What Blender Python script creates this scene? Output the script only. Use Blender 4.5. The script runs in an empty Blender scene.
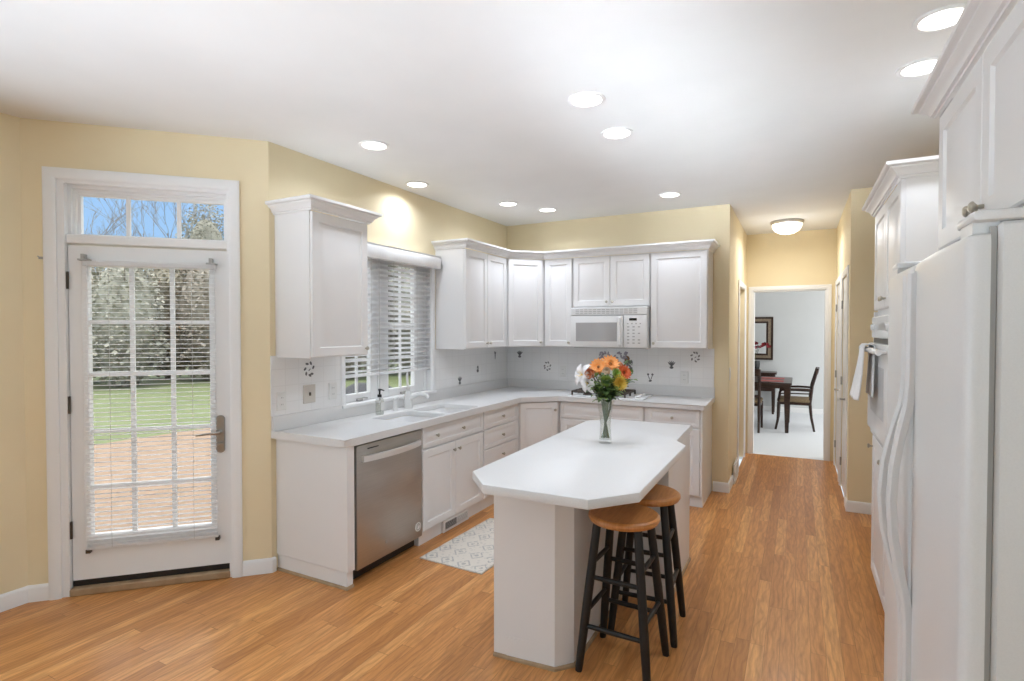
import bpy, bmesh, math, random
from mathutils import Vector, Matrix

random.seed(11)
C = bpy.context.scene
COL = C.collection
R = math.radians
PI = math.pi
CH_ = 2.74

# ------------------------------------------------------------------ camera, sky, sun, daylight, fill lights, exposure
cam_d = bpy.data.cameras.new('camera')
cam_d.sensor_width = 36.0
cam_d.sensor_fit = 'HORIZONTAL'
cam_d.lens = 545.0 / 1024.0 * 36.0
cam_d.clip_start = 0.02
cam_d.clip_end = 300
cam = bpy.data.objects.new('camera', cam_d)
COL.objects.link(cam)
cam.location = (0, 0, 1.55)
cam.rotation_euler = (R(90 - 1.1), 0, R(27.7))
C.camera = cam

C.view_settings.view_transform = 'Standard'
C.view_settings.look = 'None'
C.view_settings.gamma = 1.0
C.view_settings.use_curve_mapping = False
C.view_settings.exposure = 0.1

world = bpy.data.worlds.new('sky')
C.world = world
world.use_nodes = True
wn, wl = world.node_tree.nodes, world.node_tree.links
wn.clear()
w_out = wn.new('ShaderNodeOutputWorld')
w_bg = wn.new('ShaderNodeBackground')
w_tc = wn.new('ShaderNodeTexCoord')
w_sep = wn.new('ShaderNodeSeparateXYZ')
w_rmp = wn.new('ShaderNodeValToRGB')
wl.new(w_tc.outputs['Generated'], w_sep.inputs[0])
wl.new(w_sep.outputs['Z'], w_rmp.inputs[0])
cr = w_rmp.color_ramp
cr.elements[0].position = 0.0
cr.elements[0].color = (0.80, 0.90, 1.0, 1)
cr.elements[1].position = 1.0
cr.elements[1].color = (3.3, 3.35, 3.45, 1)
for _z, _c in ((0.07, (0.66, 0.82, 1.0, 1)), (0.14, (0.37, 0.61, 0.94, 1)), (0.24, (0.33, 0.57, 0.92, 1)), (0.42, (2.5, 2.6, 2.75, 1))):
    e = cr.elements.new(_z)
    e.color = _c
wl.new(w_rmp.outputs[0], w_bg.inputs[0])
w_bg.inputs[1].default_value = 1.0
wl.new(w_bg.outputs[0], w_out.inputs[0])


def light(name, kind, loc, energy, color=(1, 1, 1), rot=(0, 0, 0), **kw):
    d = bpy.data.lights.new(name, kind)
    d.energy = energy
    d.color = color
    for k, v in kw.items():
        setattr(d, k, v)
    o = bpy.data.objects.new(name, d)
    COL.objects.link(o)
    o.location = loc
    o.rotation_euler = rot
    return o


# the sun stands behind the house, so the yard is sunny and the rooms get only diffuse daylight
light('sun', 'SUN', (0, -10, 12), 1.6, (1.0, 0.95, 0.88), (R(20), 0, R(42)), angle=R(1.0))
# daylight at the left windows behind the camera; rear and right are added fill
light('fill_rear', 'AREA', (-1.9, -3.30, 1.55), 6, (0.56, 0.80, 1.05), (R(90), 0, 0), shape='RECTANGLE', size=3.0, size_y=2.2)
light('daylight_left', 'AREA', (-3.72, -0.55, 1.50), 40, (0.64, 0.85, 1.08), (R(90), 0, R(-90)), shape='RECTANGLE', size=3.0, size_y=1.9)
light('fill_right', 'AREA', (0.98, -1.2, 1.5), 24, (0.60, 0.82, 1.05), (R(90), 0, R(90)), shape='RECTANGLE', size=2.4, size_y=1.8)
# three added, unseen area lights behind the camera, brightening the kitchen ceiling
for _p, _q, _e, _s in (((-1.0, -3.1, 0.45), (-0.7, 1.3, CH_), 9.5, 36), ((-2.5, -3.1, 0.45), (-2.1, 1.3, CH_), 9.5, 36), ((-1.3, -3.1, 0.45), (-0.5, 3.6, CH_), 5.6, 16)):
    _l = light('ceiling_fill', 'AREA', _p, _e, (0.88, 0.985, 1.12), shape='DISK', size=0.45, spread=R(_s))
    _l.rotation_euler = (Vector(_q) - Vector(_p)).to_track_quat('-Z', 'Y').to_euler()
# daylight in the dining room beyond the hall
light('daylight_dining', 'AREA', (2.45, 9.6, 1.55), 58, (1.0, 0.99, 0.97), (R(90), 0, R(90)), shape='RECTANGLE', size=3.0, size_y=2.0)


# ------------------------------------------------------------------ materials
def mat(name, color=(0.8, 0.8, 0.8), rough=0.5, metal=0.0, **kw):
    m = bpy.data.materials.new(name)
    m.use_nodes = True
    b = m.node_tree.nodes['Principled BSDF']
    b.inputs['Base Color'].default_value = (*color, 1)
    b.inputs['Roughness'].default_value = rough
    b.inputs['Metallic'].default_value = metal
    for k, v in kw.items():
        b.inputs[k].default_value = v
    return m


def nd(m, t, **kw):
    n = m.node_tree.nodes.new(t)
    for k, v in kw.items():
        setattr(n, k, v)
    return n


def lk(m, a, b):
    m.node_tree.links.new(a, b)


def bsdf(m):
    return m.node_tree.nodes['Principled BSDF']


def mixc(m, fac, a, b, blend='MIX'):
    n = nd(m, 'ShaderNodeMix', data_type='RGBA', blend_type=blend)
    for sock, v in ((n.inputs[0], fac), (n.inputs[6], a), (n.inputs[7], b)):
        if isinstance(v, (int, float)):
            sock.default_value = v
        elif isinstance(v, tuple):
            sock.default_value = (*v, 1)
        else:
            lk(m, v, sock)
    return n.outputs[2]


def mth(m, op, a, b=None, c=None):
    n = nd(m, 'ShaderNodeMath', operation=op)
    for i, v in enumerate((a, b, c)):
        if v is None:
            continue
        if isinstance(v, (int, float)):
            n.inputs[i].default_value = v
        else:
            lk(m, v, n.inputs[i])
    return n.outputs[0]


def varied(name, c1, c2, scale=8.0, rough=0.6, detail=3.0, bump=0.0, stretch=None, metal=0.0, lo=0.35, hi=0.65):
    m = mat(name, c1, rough, metal)
    tc = nd(m, 'ShaderNodeTexCoord')
    src = tc.outputs['Object']
    if stretch:
        mp = nd(m, 'ShaderNodeMapping')
        mp.inputs['Scale'].default_value = stretch
        lk(m, src, mp.inputs[0])
        src = mp.outputs[0]
    nz = nd(m, 'ShaderNodeTexNoise')
    nz.inputs['Scale'].default_value = scale
    nz.inputs['Detail'].default_value = detail
    lk(m, src, nz.inputs['Vector'])
    mr = nd(m, 'ShaderNodeMapRange')
    mr.inputs[1].default_value = lo
    mr.inputs[2].default_value = hi
    lk(m, nz.outputs['Fac'], mr.inputs[0])
    lk(m, mixc(m, mr.outputs[0], c1, c2), bsdf(m).inputs['Base Color'])
    if bump:
        bp = nd(m, 'ShaderNodeBump')
        bp.inputs['Strength'].default_value = bump
        bp.inputs['Distance'].default_value = 0.01
        lk(m, nz.outputs['Fac'], bp.inputs['Height'])
        lk(m, bp.outputs[0], bsdf(m).inputs['Normal'])
    return m


M = {}
M['yellow'] = varied('yellow_wall_paint', (0.83, 0.71, 0.475), (0.85, 0.73, 0.49), 3.0, 0.75)
M['dining_wall'] = varied('pale_blue_grey_paint', (0.70, 0.71, 0.70), (0.72, 0.73, 0.72), 3.0, 0.8)
M['ceiling'] = varied('white_ceiling_paint', (0.82, 0.815, 0.80), (0.84, 0.835, 0.82), 3.0, 0.85)
M['trim'] = mat('white_trim_paint', (0.88, 0.878, 0.87), 0.38)
M['cab'] = varied('white_cabinet_paint', (0.80, 0.785, 0.77), (0.82, 0.805, 0.79), 2.0, 0.36)
M['gap'] = mat('dark_gap', (0.05, 0.047, 0.043), 0.8)
M['counter'] = varied('white_solid_surface', (0.73, 0.72, 0.705), (0.76, 0.75, 0.735), 160.0, 0.33)
M['appl'] = mat('white_appliance_enamel', (0.80, 0.795, 0.78), 0.24)
M['appl_grey'] = mat('grey_appliance_plastic', (0.42, 0.41, 0.39), 0.5)
M['fridge'] = varied('white_textured_fridge_enamel', (0.74, 0.735, 0.72), (0.76, 0.755, 0.74), 300.0, 0.30, bump=0.03)
M['mw_glass'] = mat('grey_microwave_window', (0.40, 0.39, 0.38), 0.15)
M['oven_glass'] = mat('pale_grey_oven_window', (0.70, 0.69, 0.68), 0.2)
M['black'] = mat('black_plastic', (0.012, 0.012, 0.012), 0.35)
M['blackwood'] = varied('black_painted_wood', (0.005, 0.005, 0.005), (0.009, 0.009, 0.008), 20, 0.45)
M['chrome'] = mat('brushed_nickel', (0.42, 0.41, 0.39), 0.28, 1.0)
M['knob'] = mat('aged_nickel', (0.50, 0.465, 0.39), 0.28, 1.0)
M['darkmetal'] = mat('dark_bronze_metal', (0.10, 0.085, 0.07), 0.4, 0.8)
M['steel'] = varied('stainless_steel', (0.47, 0.46, 0.44), (0.51, 0.50, 0.48), 6.0, 0.46, stretch=(1, 1, 60), metal=1.0, bump=0.01)
M['steel_light'] = mat('polished_steel', (0.84, 0.83, 0.81), 0.3, 0.75)
M['iron'] = varied('dark_cast_iron', (0.035, 0.026, 0.02), (0.08, 0.06, 0.045), 40, 0.6)
M['slat'] = mat('white_blind_slat', (0.92, 0.92, 0.92), 0.5)
_n = M['slat'].node_tree.nodes
_tr = _n.new('ShaderNodeBsdfTranslucent')
_tr.inputs[0].default_value = (0.94, 0.94, 0.94, 1)
_mx = _n.new('ShaderNodeMixShader')
_mx.inputs[0].default_value = 0.6
lk(M['slat'], bsdf(M['slat']).outputs[0], _mx.inputs[1])
lk(M['slat'], _tr.outputs[0], _mx.inputs[2])
lk(M['slat'], _mx.outputs[0], _n['Material Output'].inputs[0])
M['cord'] = mat('pale_cord', (0.62, 0.61, 0.58), 0.8)
M['outlet_plate'] = mat('white_plate_plastic', (0.78, 0.77, 0.74), 0.4)
M['beige_plate'] = mat('beige_metal_plate', (0.64, 0.59, 0.53), 0.4, 0.1)
M['motif'] = varied('dark_grey_green_glaze', (0.11, 0.115, 0.11), (0.19, 0.175, 0.18), 60, 0.4)
M['motif_purple'] = varied('dusky_purple_glaze', (0.27, 0.24, 0.28), (0.40, 0.37, 0.41), 60, 0.4)
M['motif_brown'] = mat('brown_glaze', (0.22, 0.10, 0.03), 0.4)
M['shoe'] = varied('oak_shoe_moulding', (0.34, 0.22, 0.12), (0.42, 0.29, 0.17), 14, 0.45)
M['towel'] = varied('white_terry_cloth', (0.80, 0.79, 0.77), (0.86, 0.85, 0.83), 260, 0.95, bump=0.4)
M['carpet'] = varied('pale_carpet', (0.72, 0.74, 0.76), (0.80, 0.82, 0.84), 240, 0.95, bump=0.3)
M['dining_wood'] = varied('dark_cherry_wood', (0.022, 0.010, 0.007), (0.050, 0.022, 0.014), 12, 0.3, stretch=(1, 6, 6))
M['seat_fabric'] = varied('tan_seat_fabric', (0.22, 0.16, 0.09), (0.30, 0.22, 0.13), 60, 0.9)
M['mirror'] = mat('mirror_glass', (0.9, 0.9, 0.9), 0.02, 1.0)
M['frame_tan'] = varied('tan_frame_wood', (0.25, 0.19, 0.13), (0.36, 0.28, 0.20), 30, 0.5)
M['red_petal'] = varied('dark_red_petal', (0.22, 0.010, 0.018), (0.35, 0.03, 0.04), 30, 0.6)
M['red_mat'] = varied('red_woven_placemat', (0.42, 0.10, 0.10), (0.55, 0.2, 0.18), 80, 0.8)
M['leaf'] = varied('green_leaf', (0.13, 0.21, 0.05), (0.30, 0.42, 0.13), 30, 0.5)
M['leaf_dark'] = varied('dark_green_leaf', (0.05, 0.10, 0.03), (0.13, 0.22, 0.06), 30, 0.5)
M['stem'] = varied('green_stem', (0.05, 0.075, 0.02), (0.13, 0.16, 0.06), 40, 0.5)
M['pet_orange'] = varied('orange_petal', (0.88, 0.33, 0.07), (0.93, 0.48, 0.18), 40, 0.6)
M['pet_peach'] = varied('rusty_peach_petal', (0.72, 0.27, 0.13), (0.80, 0.45, 0.28), 40, 0.6)
M['pet_red'] = varied('red_orange_petal', (0.70, 0.11, 0.03), (0.80, 0.20, 0.06), 40, 0.6)
M['pet_yellow'] = varied('yellow_petal', (0.84, 0.56, 0.07), (0.90, 0.68, 0.16), 40, 0.6)
M['pet_cream'] = varied('cream_petal', (0.86, 0.62, 0.42), (0.90, 0.76, 0.60), 40, 0.6)
M['pet_white'] = varied('white_petal', (0.84, 0.81, 0.80), (0.90, 0.88, 0.88), 40, 0.6)
M['pet_green'] = varied('lime_petal', (0.26, 0.40, 0.06), (0.42, 0.55, 0.14), 40, 0.6)
M['bark'] = varied('grey_brown_bark', (0.20, 0.165, 0.135), (0.30, 0.26, 0.22), 12, 0.9)
M['hedge'] = varied('dull_olive_foliage', (0.186, 0.167, 0.118), (0.31, 0.285, 0.217), 1.6, 0.9)
M['hedge_brown'] = varied('grey_brown_twigs', (0.236, 0.205, 0.161), (0.36, 0.322, 0.267), 1.6, 0.9)
M['hedge_pale'] = varied('pale_grey_green_foliage', (0.29, 0.277, 0.218), (0.409, 0.396, 0.33), 1.6, 0.9)
M['lawn'] = varied('spring_lawn', (0.115, 0.142, 0.056), (0.142, 0.168, 0.073), 1.2, 0.95)
M['patio'] = varied('tan_gravel_patio', (0.229, 0.155, 0.102), (0.267, 0.186, 0.127), 5.0, 0.95)
M['cover'] = varied('dark_grey_cover_fabric', (0.018, 0.018, 0.021), (0.036, 0.037, 0.042), 4.0, 0.75)


def glass_mat(name, tint=(0.97, 0.98, 0.98), refl=0.06):
    m = bpy.data.materials.new(name)
    m.use_nodes = True
    n = m.node_tree.nodes
    n.clear()
    o = n.new('ShaderNodeOutputMaterial')
    t = n.new('ShaderNodeBsdfTransparent')
    g = n.new('ShaderNodeBsdfGlossy')
    f = n.new('ShaderNodeLayerWeight')
    f.inputs['Blend'].default_value = 0.5
    pw = n.new('ShaderNodeMath')
    pw.operation = 'POWER'
    pw.inputs[1].default_value = 3.5
    ma = n.new('ShaderNodeMath')
    ma.operation = 'MULTIPLY_ADD'
    ma.inputs[1].default_value = 0.45
    ma.inputs[2].default_value = refl * 0.5
    m.node_tree.links.new(f.outputs['Facing'], pw.inputs[0])
    m.node_tree.links.new(pw.outputs[0], ma.inputs[0])
    mx = n.new('ShaderNodeMixShader')
    t.inputs[0].default_value = (*tint, 1)
    g.inputs['Roughness'].default_value = 0.02
    m.node_tree.links.new(ma.outputs[0], mx.inputs[0])
    m.node_tree.links.new(t.outputs[0], mx.inputs[1])
    m.node_tree.links.new(g.outputs[0], mx.inputs[2])
    m.node_tree.links.new(mx.outputs[0], o.inputs[0])
    return m


M['glass'] = glass_mat('window_glass', refl=0.05)
M['vase_glass'] = glass_mat('clear_vase_glass', (0.98, 0.985, 0.98), 0.12)
M['bottle'] = glass_mat('clear_bottle_plastic', (0.90, 0.91, 0.90), 0.25)
M['water'] = glass_mat('vase_water', (0.97, 0.975, 0.95), 0.05)


def emit(name, color, s):
    m = mat(name, color, 0.4)
    b = bsdf(m)
    b.inputs['Emission Color'].default_value = (*color, 1)
    b.inputs['Emission Strength'].default_value = s
    return m


M['lamp'] = emit('lit_lamp_lens', (1.0, 0.97, 0.92), 5.0)
M['dome'] = emit('lit_frosted_glass', (1.0, 0.94, 0.84), 1.6)
M['display'] = mat('black_display', (0.01, 0.01, 0.01), 0.1)


def floor_mat():
    m = mat('oak_strip_flooring', (0.5, 0.25, 0.1), 0.27)
    b = bsdf(m)
    tc = nd(m, 'ShaderNodeTexCoord')
    sp = nd(m, 'ShaderNodeSeparateXYZ')
    lk(m, tc.outputs['Object'], sp.inputs[0])
    x, y = sp.outputs['X'], sp.outputs['Y']
    W = 0.066
    xs = mth(m, 'DIVIDE', x, W)
    ix = mth(m, 'FLOOR', xs)
    fx = mth(m, 'SUBTRACT', xs, ix)
    w1 = nd(m, 'ShaderNodeTexWhiteNoise', noise_dimensions='1D')
    lk(m, ix, w1.inputs['W'])
    ln = mth(m, 'ADD', mth(m, 'MULTIPLY', w1.outputs['Value'], 0.7), 0.75)
    ys = mth(m, 'ADD', mth(m, 'DIVIDE', y, ln), mth(m, 'MULTIPLY', w1.outputs['Value'], 37.3))
    iy = mth(m, 'FLOOR', ys)
    fy = mth(m, 'SUBTRACT', ys, iy)
    cv = nd(m, 'ShaderNodeCombineXYZ')
    lk(m, ix, cv.inputs[0])
    lk(m, iy, cv.inputs[1])
    w2 = nd(m, 'ShaderNodeTexWhiteNoise', noise_dimensions='3D')
    lk(m, cv.outputs[0], w2.inputs['Vector'])
    rv = w2.outputs['Value']
    ramp = nd(m, 'ShaderNodeValToRGB')
    lk(m, rv, ramp.inputs[0])
    r = ramp.color_ramp
    r.elements[0].position = 0.0
    r.elements[0].color = (0.53, 0.228, 0.070, 1)
    r.elements[1].position = 1.0
    r.elements[1].color = (0.82, 0.415, 0.150, 1)
    for p, c in ((0.3, (0.63, 0.278, 0.088)), (0.8, (0.72, 0.335, 0.112))):
        q = r.elements.new(p)
        q.color = (*c, 1)
    # grain: noise stretched along each board, shifted per board
    gv = nd(m, 'ShaderNodeCombineXYZ')
    lk(m, mth(m, 'ADD', mth(m, 'MULTIPLY', x, 1.0), mth(m, 'MULTIPLY', rv, 9.0)), gv.inputs[0])
    lk(m, mth(m, 'MULTIPLY', y, 0.085), gv.inputs[1])
    lk(m, mth(m, 'MULTIPLY', rv, 23.0), gv.inputs[2])
    nz = nd(m, 'ShaderNodeTexNoise')
    nz.inputs['Scale'].default_value = 62
    nz.inputs['Detail'].default_value = 5
    nz.inputs['Roughness'].default_value = 0.65
    lk(m, gv.outputs[0], nz.inputs['Vector'])
    mr = nd(m, 'ShaderNodeMapRange')
    mr.inputs[1].default_value = 0.35
    mr.inputs[2].default_value = 0.72
    lk(m, nz.outputs['Fac'], mr.inputs[0])
    col = mixc(m, mth(m, 'MULTIPLY', mr.outputs[0], 0.55), ramp.outputs[0], (0.26, 0.10, 0.03))
    # cathedral arches
    wv = nd(m, 'ShaderNodeTexWave', wave_type='BANDS', bands_direction='X')
    wv.inputs['Scale'].default_value = 9
    wv.inputs['Distortion'].default_value = 14
    wv.inputs['Detail'].default_value = 2
    gv2 = nd(m, 'ShaderNodeCombineXYZ')
    lk(m, mth(m, 'ADD', x, mth(m, 'MULTIPLY', rv, 5.0)), gv2.inputs[0])
    lk(m, mth(m, 'MULTIPLY', y, 0.30), gv2.inputs[1])
    lk(m, rv, gv2.inputs[2])
    lk(m, gv2.outputs[0], wv.inputs['Vector'])
    col = mixc(m, mth(m, 'MULTIPLY', mth(m, 'POWER', wv.outputs['Fac'], 3.0), 0.26), col, (0.23, 0.085, 0.025))
    # seams
    ex = mth(m, 'LESS_THAN', mth(m, 'MINIMUM', fx, mth(m, 'SUBTRACT', 1.0, fx)), 0.012)
    ey = mth(m, 'LESS_THAN', mth(m, 'MINIMUM', fy, mth(m, 'SUBTRACT', 1.0, fy)), 0.0012)
    seam = mth(m, 'MAXIMUM', ex, ey)
    col = mixc(m, mth(m, 'MULTIPLY', seam, 0.55), col, (0.12, 0.05, 0.018))
    lk(m, col, b.inputs['Base Color'])
    b.inputs['Roughness'].default_value = 0.34
    b.inputs['Specular IOR Level'].default_value = 0.22
    b.inputs['Coat Weight'].default_value = 0.10
    b.inputs['Coat IOR'].default_value = 1.6
    b.inputs['Coat Roughness'].default_value = 0.16
    bp = nd(m, 'ShaderNodeBump')
    bp.inputs['Strength'].default_value = 0.10
    bp.inputs['Distance'].default_value = 0.002
    lk(m, mth(m, 'SUBTRACT', mth(m, 'MULTIPLY', nz.outputs['Fac'], 0.4), seam), bp.inputs['Height'])
    lk(m, bp.outputs[0], b.inputs['Normal'])
    return m


M['floor'] = floor_mat()


def tile_mat():
    m = mat('white_square_tile', (0.88, 0.87, 0.86), 0.2)
    tc = nd(m, 'ShaderNodeTexCoord')
    br = nd(m, 'ShaderNodeTexBrick', offset=0.0, squash=1.0)
    br.inputs['Color1'].default_value = (0.89, 0.88, 0.865, 1)
    br.inputs['Color2'].default_value = (0.87, 0.86, 0.85, 1)
    br.inputs['Mortar'].default_value = (0.825, 0.815, 0.80, 1)
    br.inputs['Scale'].default_value = 1.0
    br.inputs['Mortar Size'].default_value = 0.0025
    br.inputs['Brick Width'].default_value = 0.108
    br.inputs['Row Height'].default_value = 0.108
    sp = nd(m, 'ShaderNodeSeparateXYZ')
    cb = nd(m, 'ShaderNodeCombineXYZ')
    lk(m, tc.outputs['Object'], sp.inputs[0])
    lk(m, sp.outputs['X'], cb.inputs[0])
    lk(m, sp.outputs['Z'], cb.inputs[1])
    lk(m, cb.outputs[0], br.inputs['Vector'])
    lk(m, br.outputs['Color'], bsdf(m).inputs['Base Color'])
    return m


M['tile'] = tile_mat()


def rug_mat():
    m = mat('cream_grey_woven_rug', (0.7, 0.66, 0.6), 0.95)
    tc = nd(m, 'ShaderNodeTexCoord')
    sp = nd(m, 'ShaderNodeSeparateXYZ')
    lk(m, tc.outputs['Object'], sp.inputs[0])
    u = mth(m, 'MULTIPLY', sp.outputs['X'], 7.5)
    v = mth(m, 'MULTIPLY', sp.outputs['Y'], 6.5)
    # rows of oval medallions with a lattice around them
    fu = mth(m, 'SUBTRACT', mth(m, 'FRACT', u), 0.5)
    fv = mth(m, 'SUBTRACT', mth(m, 'FRACT', v), 0.5)
    d = mth(m, 'ADD', mth(m, 'ABSOLUTE', fu), mth(m, 'ABSOLUTE', fv))
    ring = mth(m, 'COMPARE', d, 0.36, 0.055)
    dot = mth(m, 'LESS_THAN', mth(m, 'ADD', mth(m, 'MULTIPLY', fu, fu), mth(m, 'MULTIPLY', fv, fv)), 0.012)
    nz = nd(m, 'ShaderNodeTexNoise')
    nz.inputs['Scale'].default_value = 55
    lk(m, tc.outputs['Object'], nz.inputs['Vector'])
    f = mth(m, 'MULTIPLY', mth(m, 'MAXIMUM', ring, dot), mth(m, 'GREATER_THAN', nz.outputs['Fac'], 0.42))
    vo = nd(m, 'ShaderNodeTexVoronoi')
    vo.inputs['Scale'].default_value = 30
    lk(m, tc.outputs['Object'], vo.inputs['Vector'])
    f2 = mth(m, 'MULTIPLY', mth(m, 'LESS_THAN', vo.outputs['Distance'], 0.30), 0.35)
    col = mixc(m, mth(m, 'MAXIMUM', mth(m, 'MULTIPLY', f, 0.85), f2), (0.72, 0.665, 0.58), (0.44, 0.415, 0.385))
    lk(m, col, bsdf(m).inputs['Base Color'])
    bp = nd(m, 'ShaderNodeBump')
    bp.inputs['Strength'].default_value = 0.4
    bp.inputs['Distance'].default_value = 0.004
    lk(m, nz.outputs['Fac'], bp.inputs['Height'])
    lk(m, bp.outputs[0], bsdf(m).inputs['Normal'])
    return m


M['rug'] = rug_mat()
M['seat_wood'] = varied('honey_oak_seat', (0.48, 0.185, 0.045), (0.62, 0.27, 0.08), 9, 0.3, stretch=(10, 1, 1), lo=0.3, hi=0.7)


# ------------------------------------------------------------------ mesh helpers
class MB:
    def __init__(self, xf=None):
        self.bm = bmesh.new()
        self.M = xf or Matrix()
        self.mi = 0

    def v(self, co):
        return self.bm.verts.new(self.M @ Vector(co))

    def f(self, vs):
        try:
            fc = self.bm.faces.new(vs)
            fc.material_index = self.mi
            fc.smooth = True
            return fc
        except ValueError:
            return None

    def box(self, x0, x1, y0, y1, z0, z1, bev=0.0, seg=1):
        vs = [self.v((x, y, z)) for z in (z0, z1) for y in (y0, y1) for x in (x0, x1)]
        fs = [self.f([vs[i] for i in q]) for q in ((0, 2, 3, 1), (4, 5, 7, 6), (0, 1, 5, 4), (2, 6, 7, 3), (0, 4, 6, 2), (1, 3, 7, 5))]
        if bev > 0:
            es = list({e for fc in fs for e in fc.edges})
            r = bmesh.ops.bevel(self.bm, geom=es, offset=bev, segments=seg, profile=0.5, affect='EDGES')
            for fc in r['faces']:
                fc.smooth = True
                fc.material_index = self.mi
        return self

    def rings(self, rings, closed=True, cap0=True, cap1=True):
        vr = [[self.v(p) for p in r] for r in rings]
        n = len(vr[0])
        for a, b in zip(vr, vr[1:]):
            for i in range(n if closed else n - 1):
                j = (i + 1) % n
                self.f([a[i], a[j], b[j], b[i]])
        if closed and cap0:
            self.f(list(reversed(vr[0])))
        if closed and cap1:
            self.f(vr[-1])
        return vr

    def prism(self, poly, z0, z1, bev=0.0):
        a = [self.v((x, y, z0)) for x, y in poly]
        b = [self.v((x, y, z1)) for x, y in poly]
        n = len(poly)
        fs = []
        for i in range(n):
            j = (i + 1) % n
            fs.append(self.f([a[i], a[j], b[j], b[i]]))
        fs.append(self.f(list(reversed(a))))
        top = self.f(b)
        fs.append(top)
        if bev > 0:
            es = list({e for fc in fs for e in fc.edges if abs(e.verts[0].co.z - e.verts[1].co.z) < 1e-6})
            bmesh.ops.bevel(self.bm, geom=es, offset=bev, segments=2, profile=0.5, affect='EDGES')
        return self

    def tube(self, pts, r, seg=10, cap=True, flat=1.0):
        pts = [Vector(p) for p in pts]
        rr = r if isinstance(r, (list, tuple)) else [r] * len(pts)
        t0 = (pts[1] - pts[0]).normalized()
        up = Vector((0, 0, 1)) if abs(t0.z) < 0.9 else Vector((1, 0, 0))
        nrm = (up - t0 * up.dot(t0)).normalized()
        rings = []
        for i, p in enumerate(pts):
            a = pts[max(i - 1, 0)]
            b = pts[min(i + 1, len(pts) - 1)]
            t = (b - a).normalized()
            nrm = (nrm - t * nrm.dot(t)).normalized()
            bn = t.cross(nrm)
            rings.append([p + nrm * (math.cos(2 * PI * k / seg) * rr[i]) + bn * (math.sin(2 * PI * k / seg) * rr[i] * flat) for k in range(seg)])
        self.rings(rings, True, cap, cap)
        return self

    def lathe(self, prof, seg=20, c=(0, 0, 0), xf=None, cap=True):
        old = self.M
        self.M = old @ Matrix.Translation(c) @ (xf or Matrix())
        rings = [[(max(r, 1e-5) * math.cos(2 * PI * k / seg), max(r, 1e-5) * math.sin(2 * PI * k / seg), z) for k in range(seg)] for r, z in prof]
        self.rings(rings, True, cap, cap)
        self.M = old
        return self

    def grid(self, fn, nu, nv):
        vs = [[self.v(fn(i / nu, j / nv)) for j in range(nv + 1)] for i in range(nu + 1)]
        for i in range(nu):
            for j in range(nv):
                self.f([vs[i][j], vs[i + 1][j], vs[i + 1][j + 1], vs[i][j + 1]])
        return self

    def sweep(self, path, prof, z0=0.0):
        """profile (out, z) swept along a 2-D polyline; out is to the right of travel; mitred"""
        n = len(path)
        P = [Vector(p) for p in path]
        rings = []
        for i in range(n):
            d1 = (P[i] - P[i - 1]).normalized() if i > 0 else None
            d2 = (P[i + 1] - P[i]).normalized() if i < n - 1 else None
            if d1 is None:
                d1 = d2
            if d2 is None:
                d2 = d1
            n1 = Vector((d1.y, -d1.x))
            n2 = Vector((d2.y, -d2.x))
            m = (n1 + n2).normalized()
            s = 1.0 / max(m.dot(n1), 0.2)
            rings.append([(P[i].x + m.x * s * o, P[i].y + m.y * s * o, z0 + z) for o, z in prof])
        self.rings(rings)
        return self

    def panel(self, x0, x1, z0, z1, yf, t=0.02, ins=0.055, raised=True):
        """raised-panel front; back at yf, front towards -y"""
        w, h = x1 - x0, z1 - z0
        ins = min(ins, w * 0.28, h * 0.28)
        k = min(1.0, (min(w, h) / 2 - ins) / 0.075)
        steps = [(0, yf), (0, yf - t + 0.004), (0.004, yf - t), (ins, yf - t), (ins + 0.006 * k, yf - t + 0.008), (ins + 0.016 * k, yf - t + 0.008), (ins + 0.045 * k, yf - t + 0.001)]
        rings = [[(x0 + a, y, z0 + a), (x1 - a, y, z0 + a), (x1 - a, y, z1 - a), (x0 + a, y, z1 - a)] for a, y in steps]
        self.rings(rings)
        return self

    def ellipsoid(self, c, r, seg=12, rng=8):
        rings = []
        for i in range(rng + 1):
            a = -PI / 2 + PI * i / rng
            k = max(math.cos(a), 1e-4)
            rings.append([(c[0] + r[0] * k * math.cos(2 * PI * j / seg), c[1] + r[1] * k * math.sin(2 * PI * j / seg), c[2] + r[2] * math.sin(a)) for j in range(seg)])
        self.rings(rings)
        return self


def obj(name, mb, mats, parent=None, sharp=32, loc=None):
    me = bpy.data.meshes.new(name)
    bmesh.ops.recalc_face_normals(mb.bm, faces=mb.bm.faces)
    mb.bm.to_mesh(me)
    mb.bm.free()
    if not isinstance(mats, (list, tuple)):
        mats = [mats]
    for m in mats:
        me.materials.append(M[m] if isinstance(m, str) else m)
    if sharp:
        me.set_sharp_from_angle(angle=R(sharp))
    o = bpy.data.objects.new(name, me)
    COL.objects.link(o)
    if parent:
        o.parent = parent
    if loc:
        o.location = loc
    return o


def tag(o, label=None, cat=None, group=None, kind=None):
    if label:
        o['label'] = label
    if cat:
        o['category'] = cat
    if group:
        o['group'] = group
    if kind:
        o['kind'] = kind
    return o


def thing(name, label, cat, loc=(0, 0, 0), rz=0.0, group=None, kind=None):
    o = bpy.data.objects.new(name, None)
    o.empty_display_size = 0.05
    COL.objects.link(o)
    o.location = loc
    o.rotation_euler = (0, 0, R(rz))
    return tag(o, label, cat, group, kind)


def struct(name, mb, mats, label, parent=None, loc=None, rz=0.0, cat=None):
    o = obj(name, mb, mats, parent, loc=loc)
    o.rotation_euler = (0, 0, R(rz))
    if parent is None:
        tag(o, label, cat or name.split('_')[0], None, 'structure')
    return o


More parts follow.
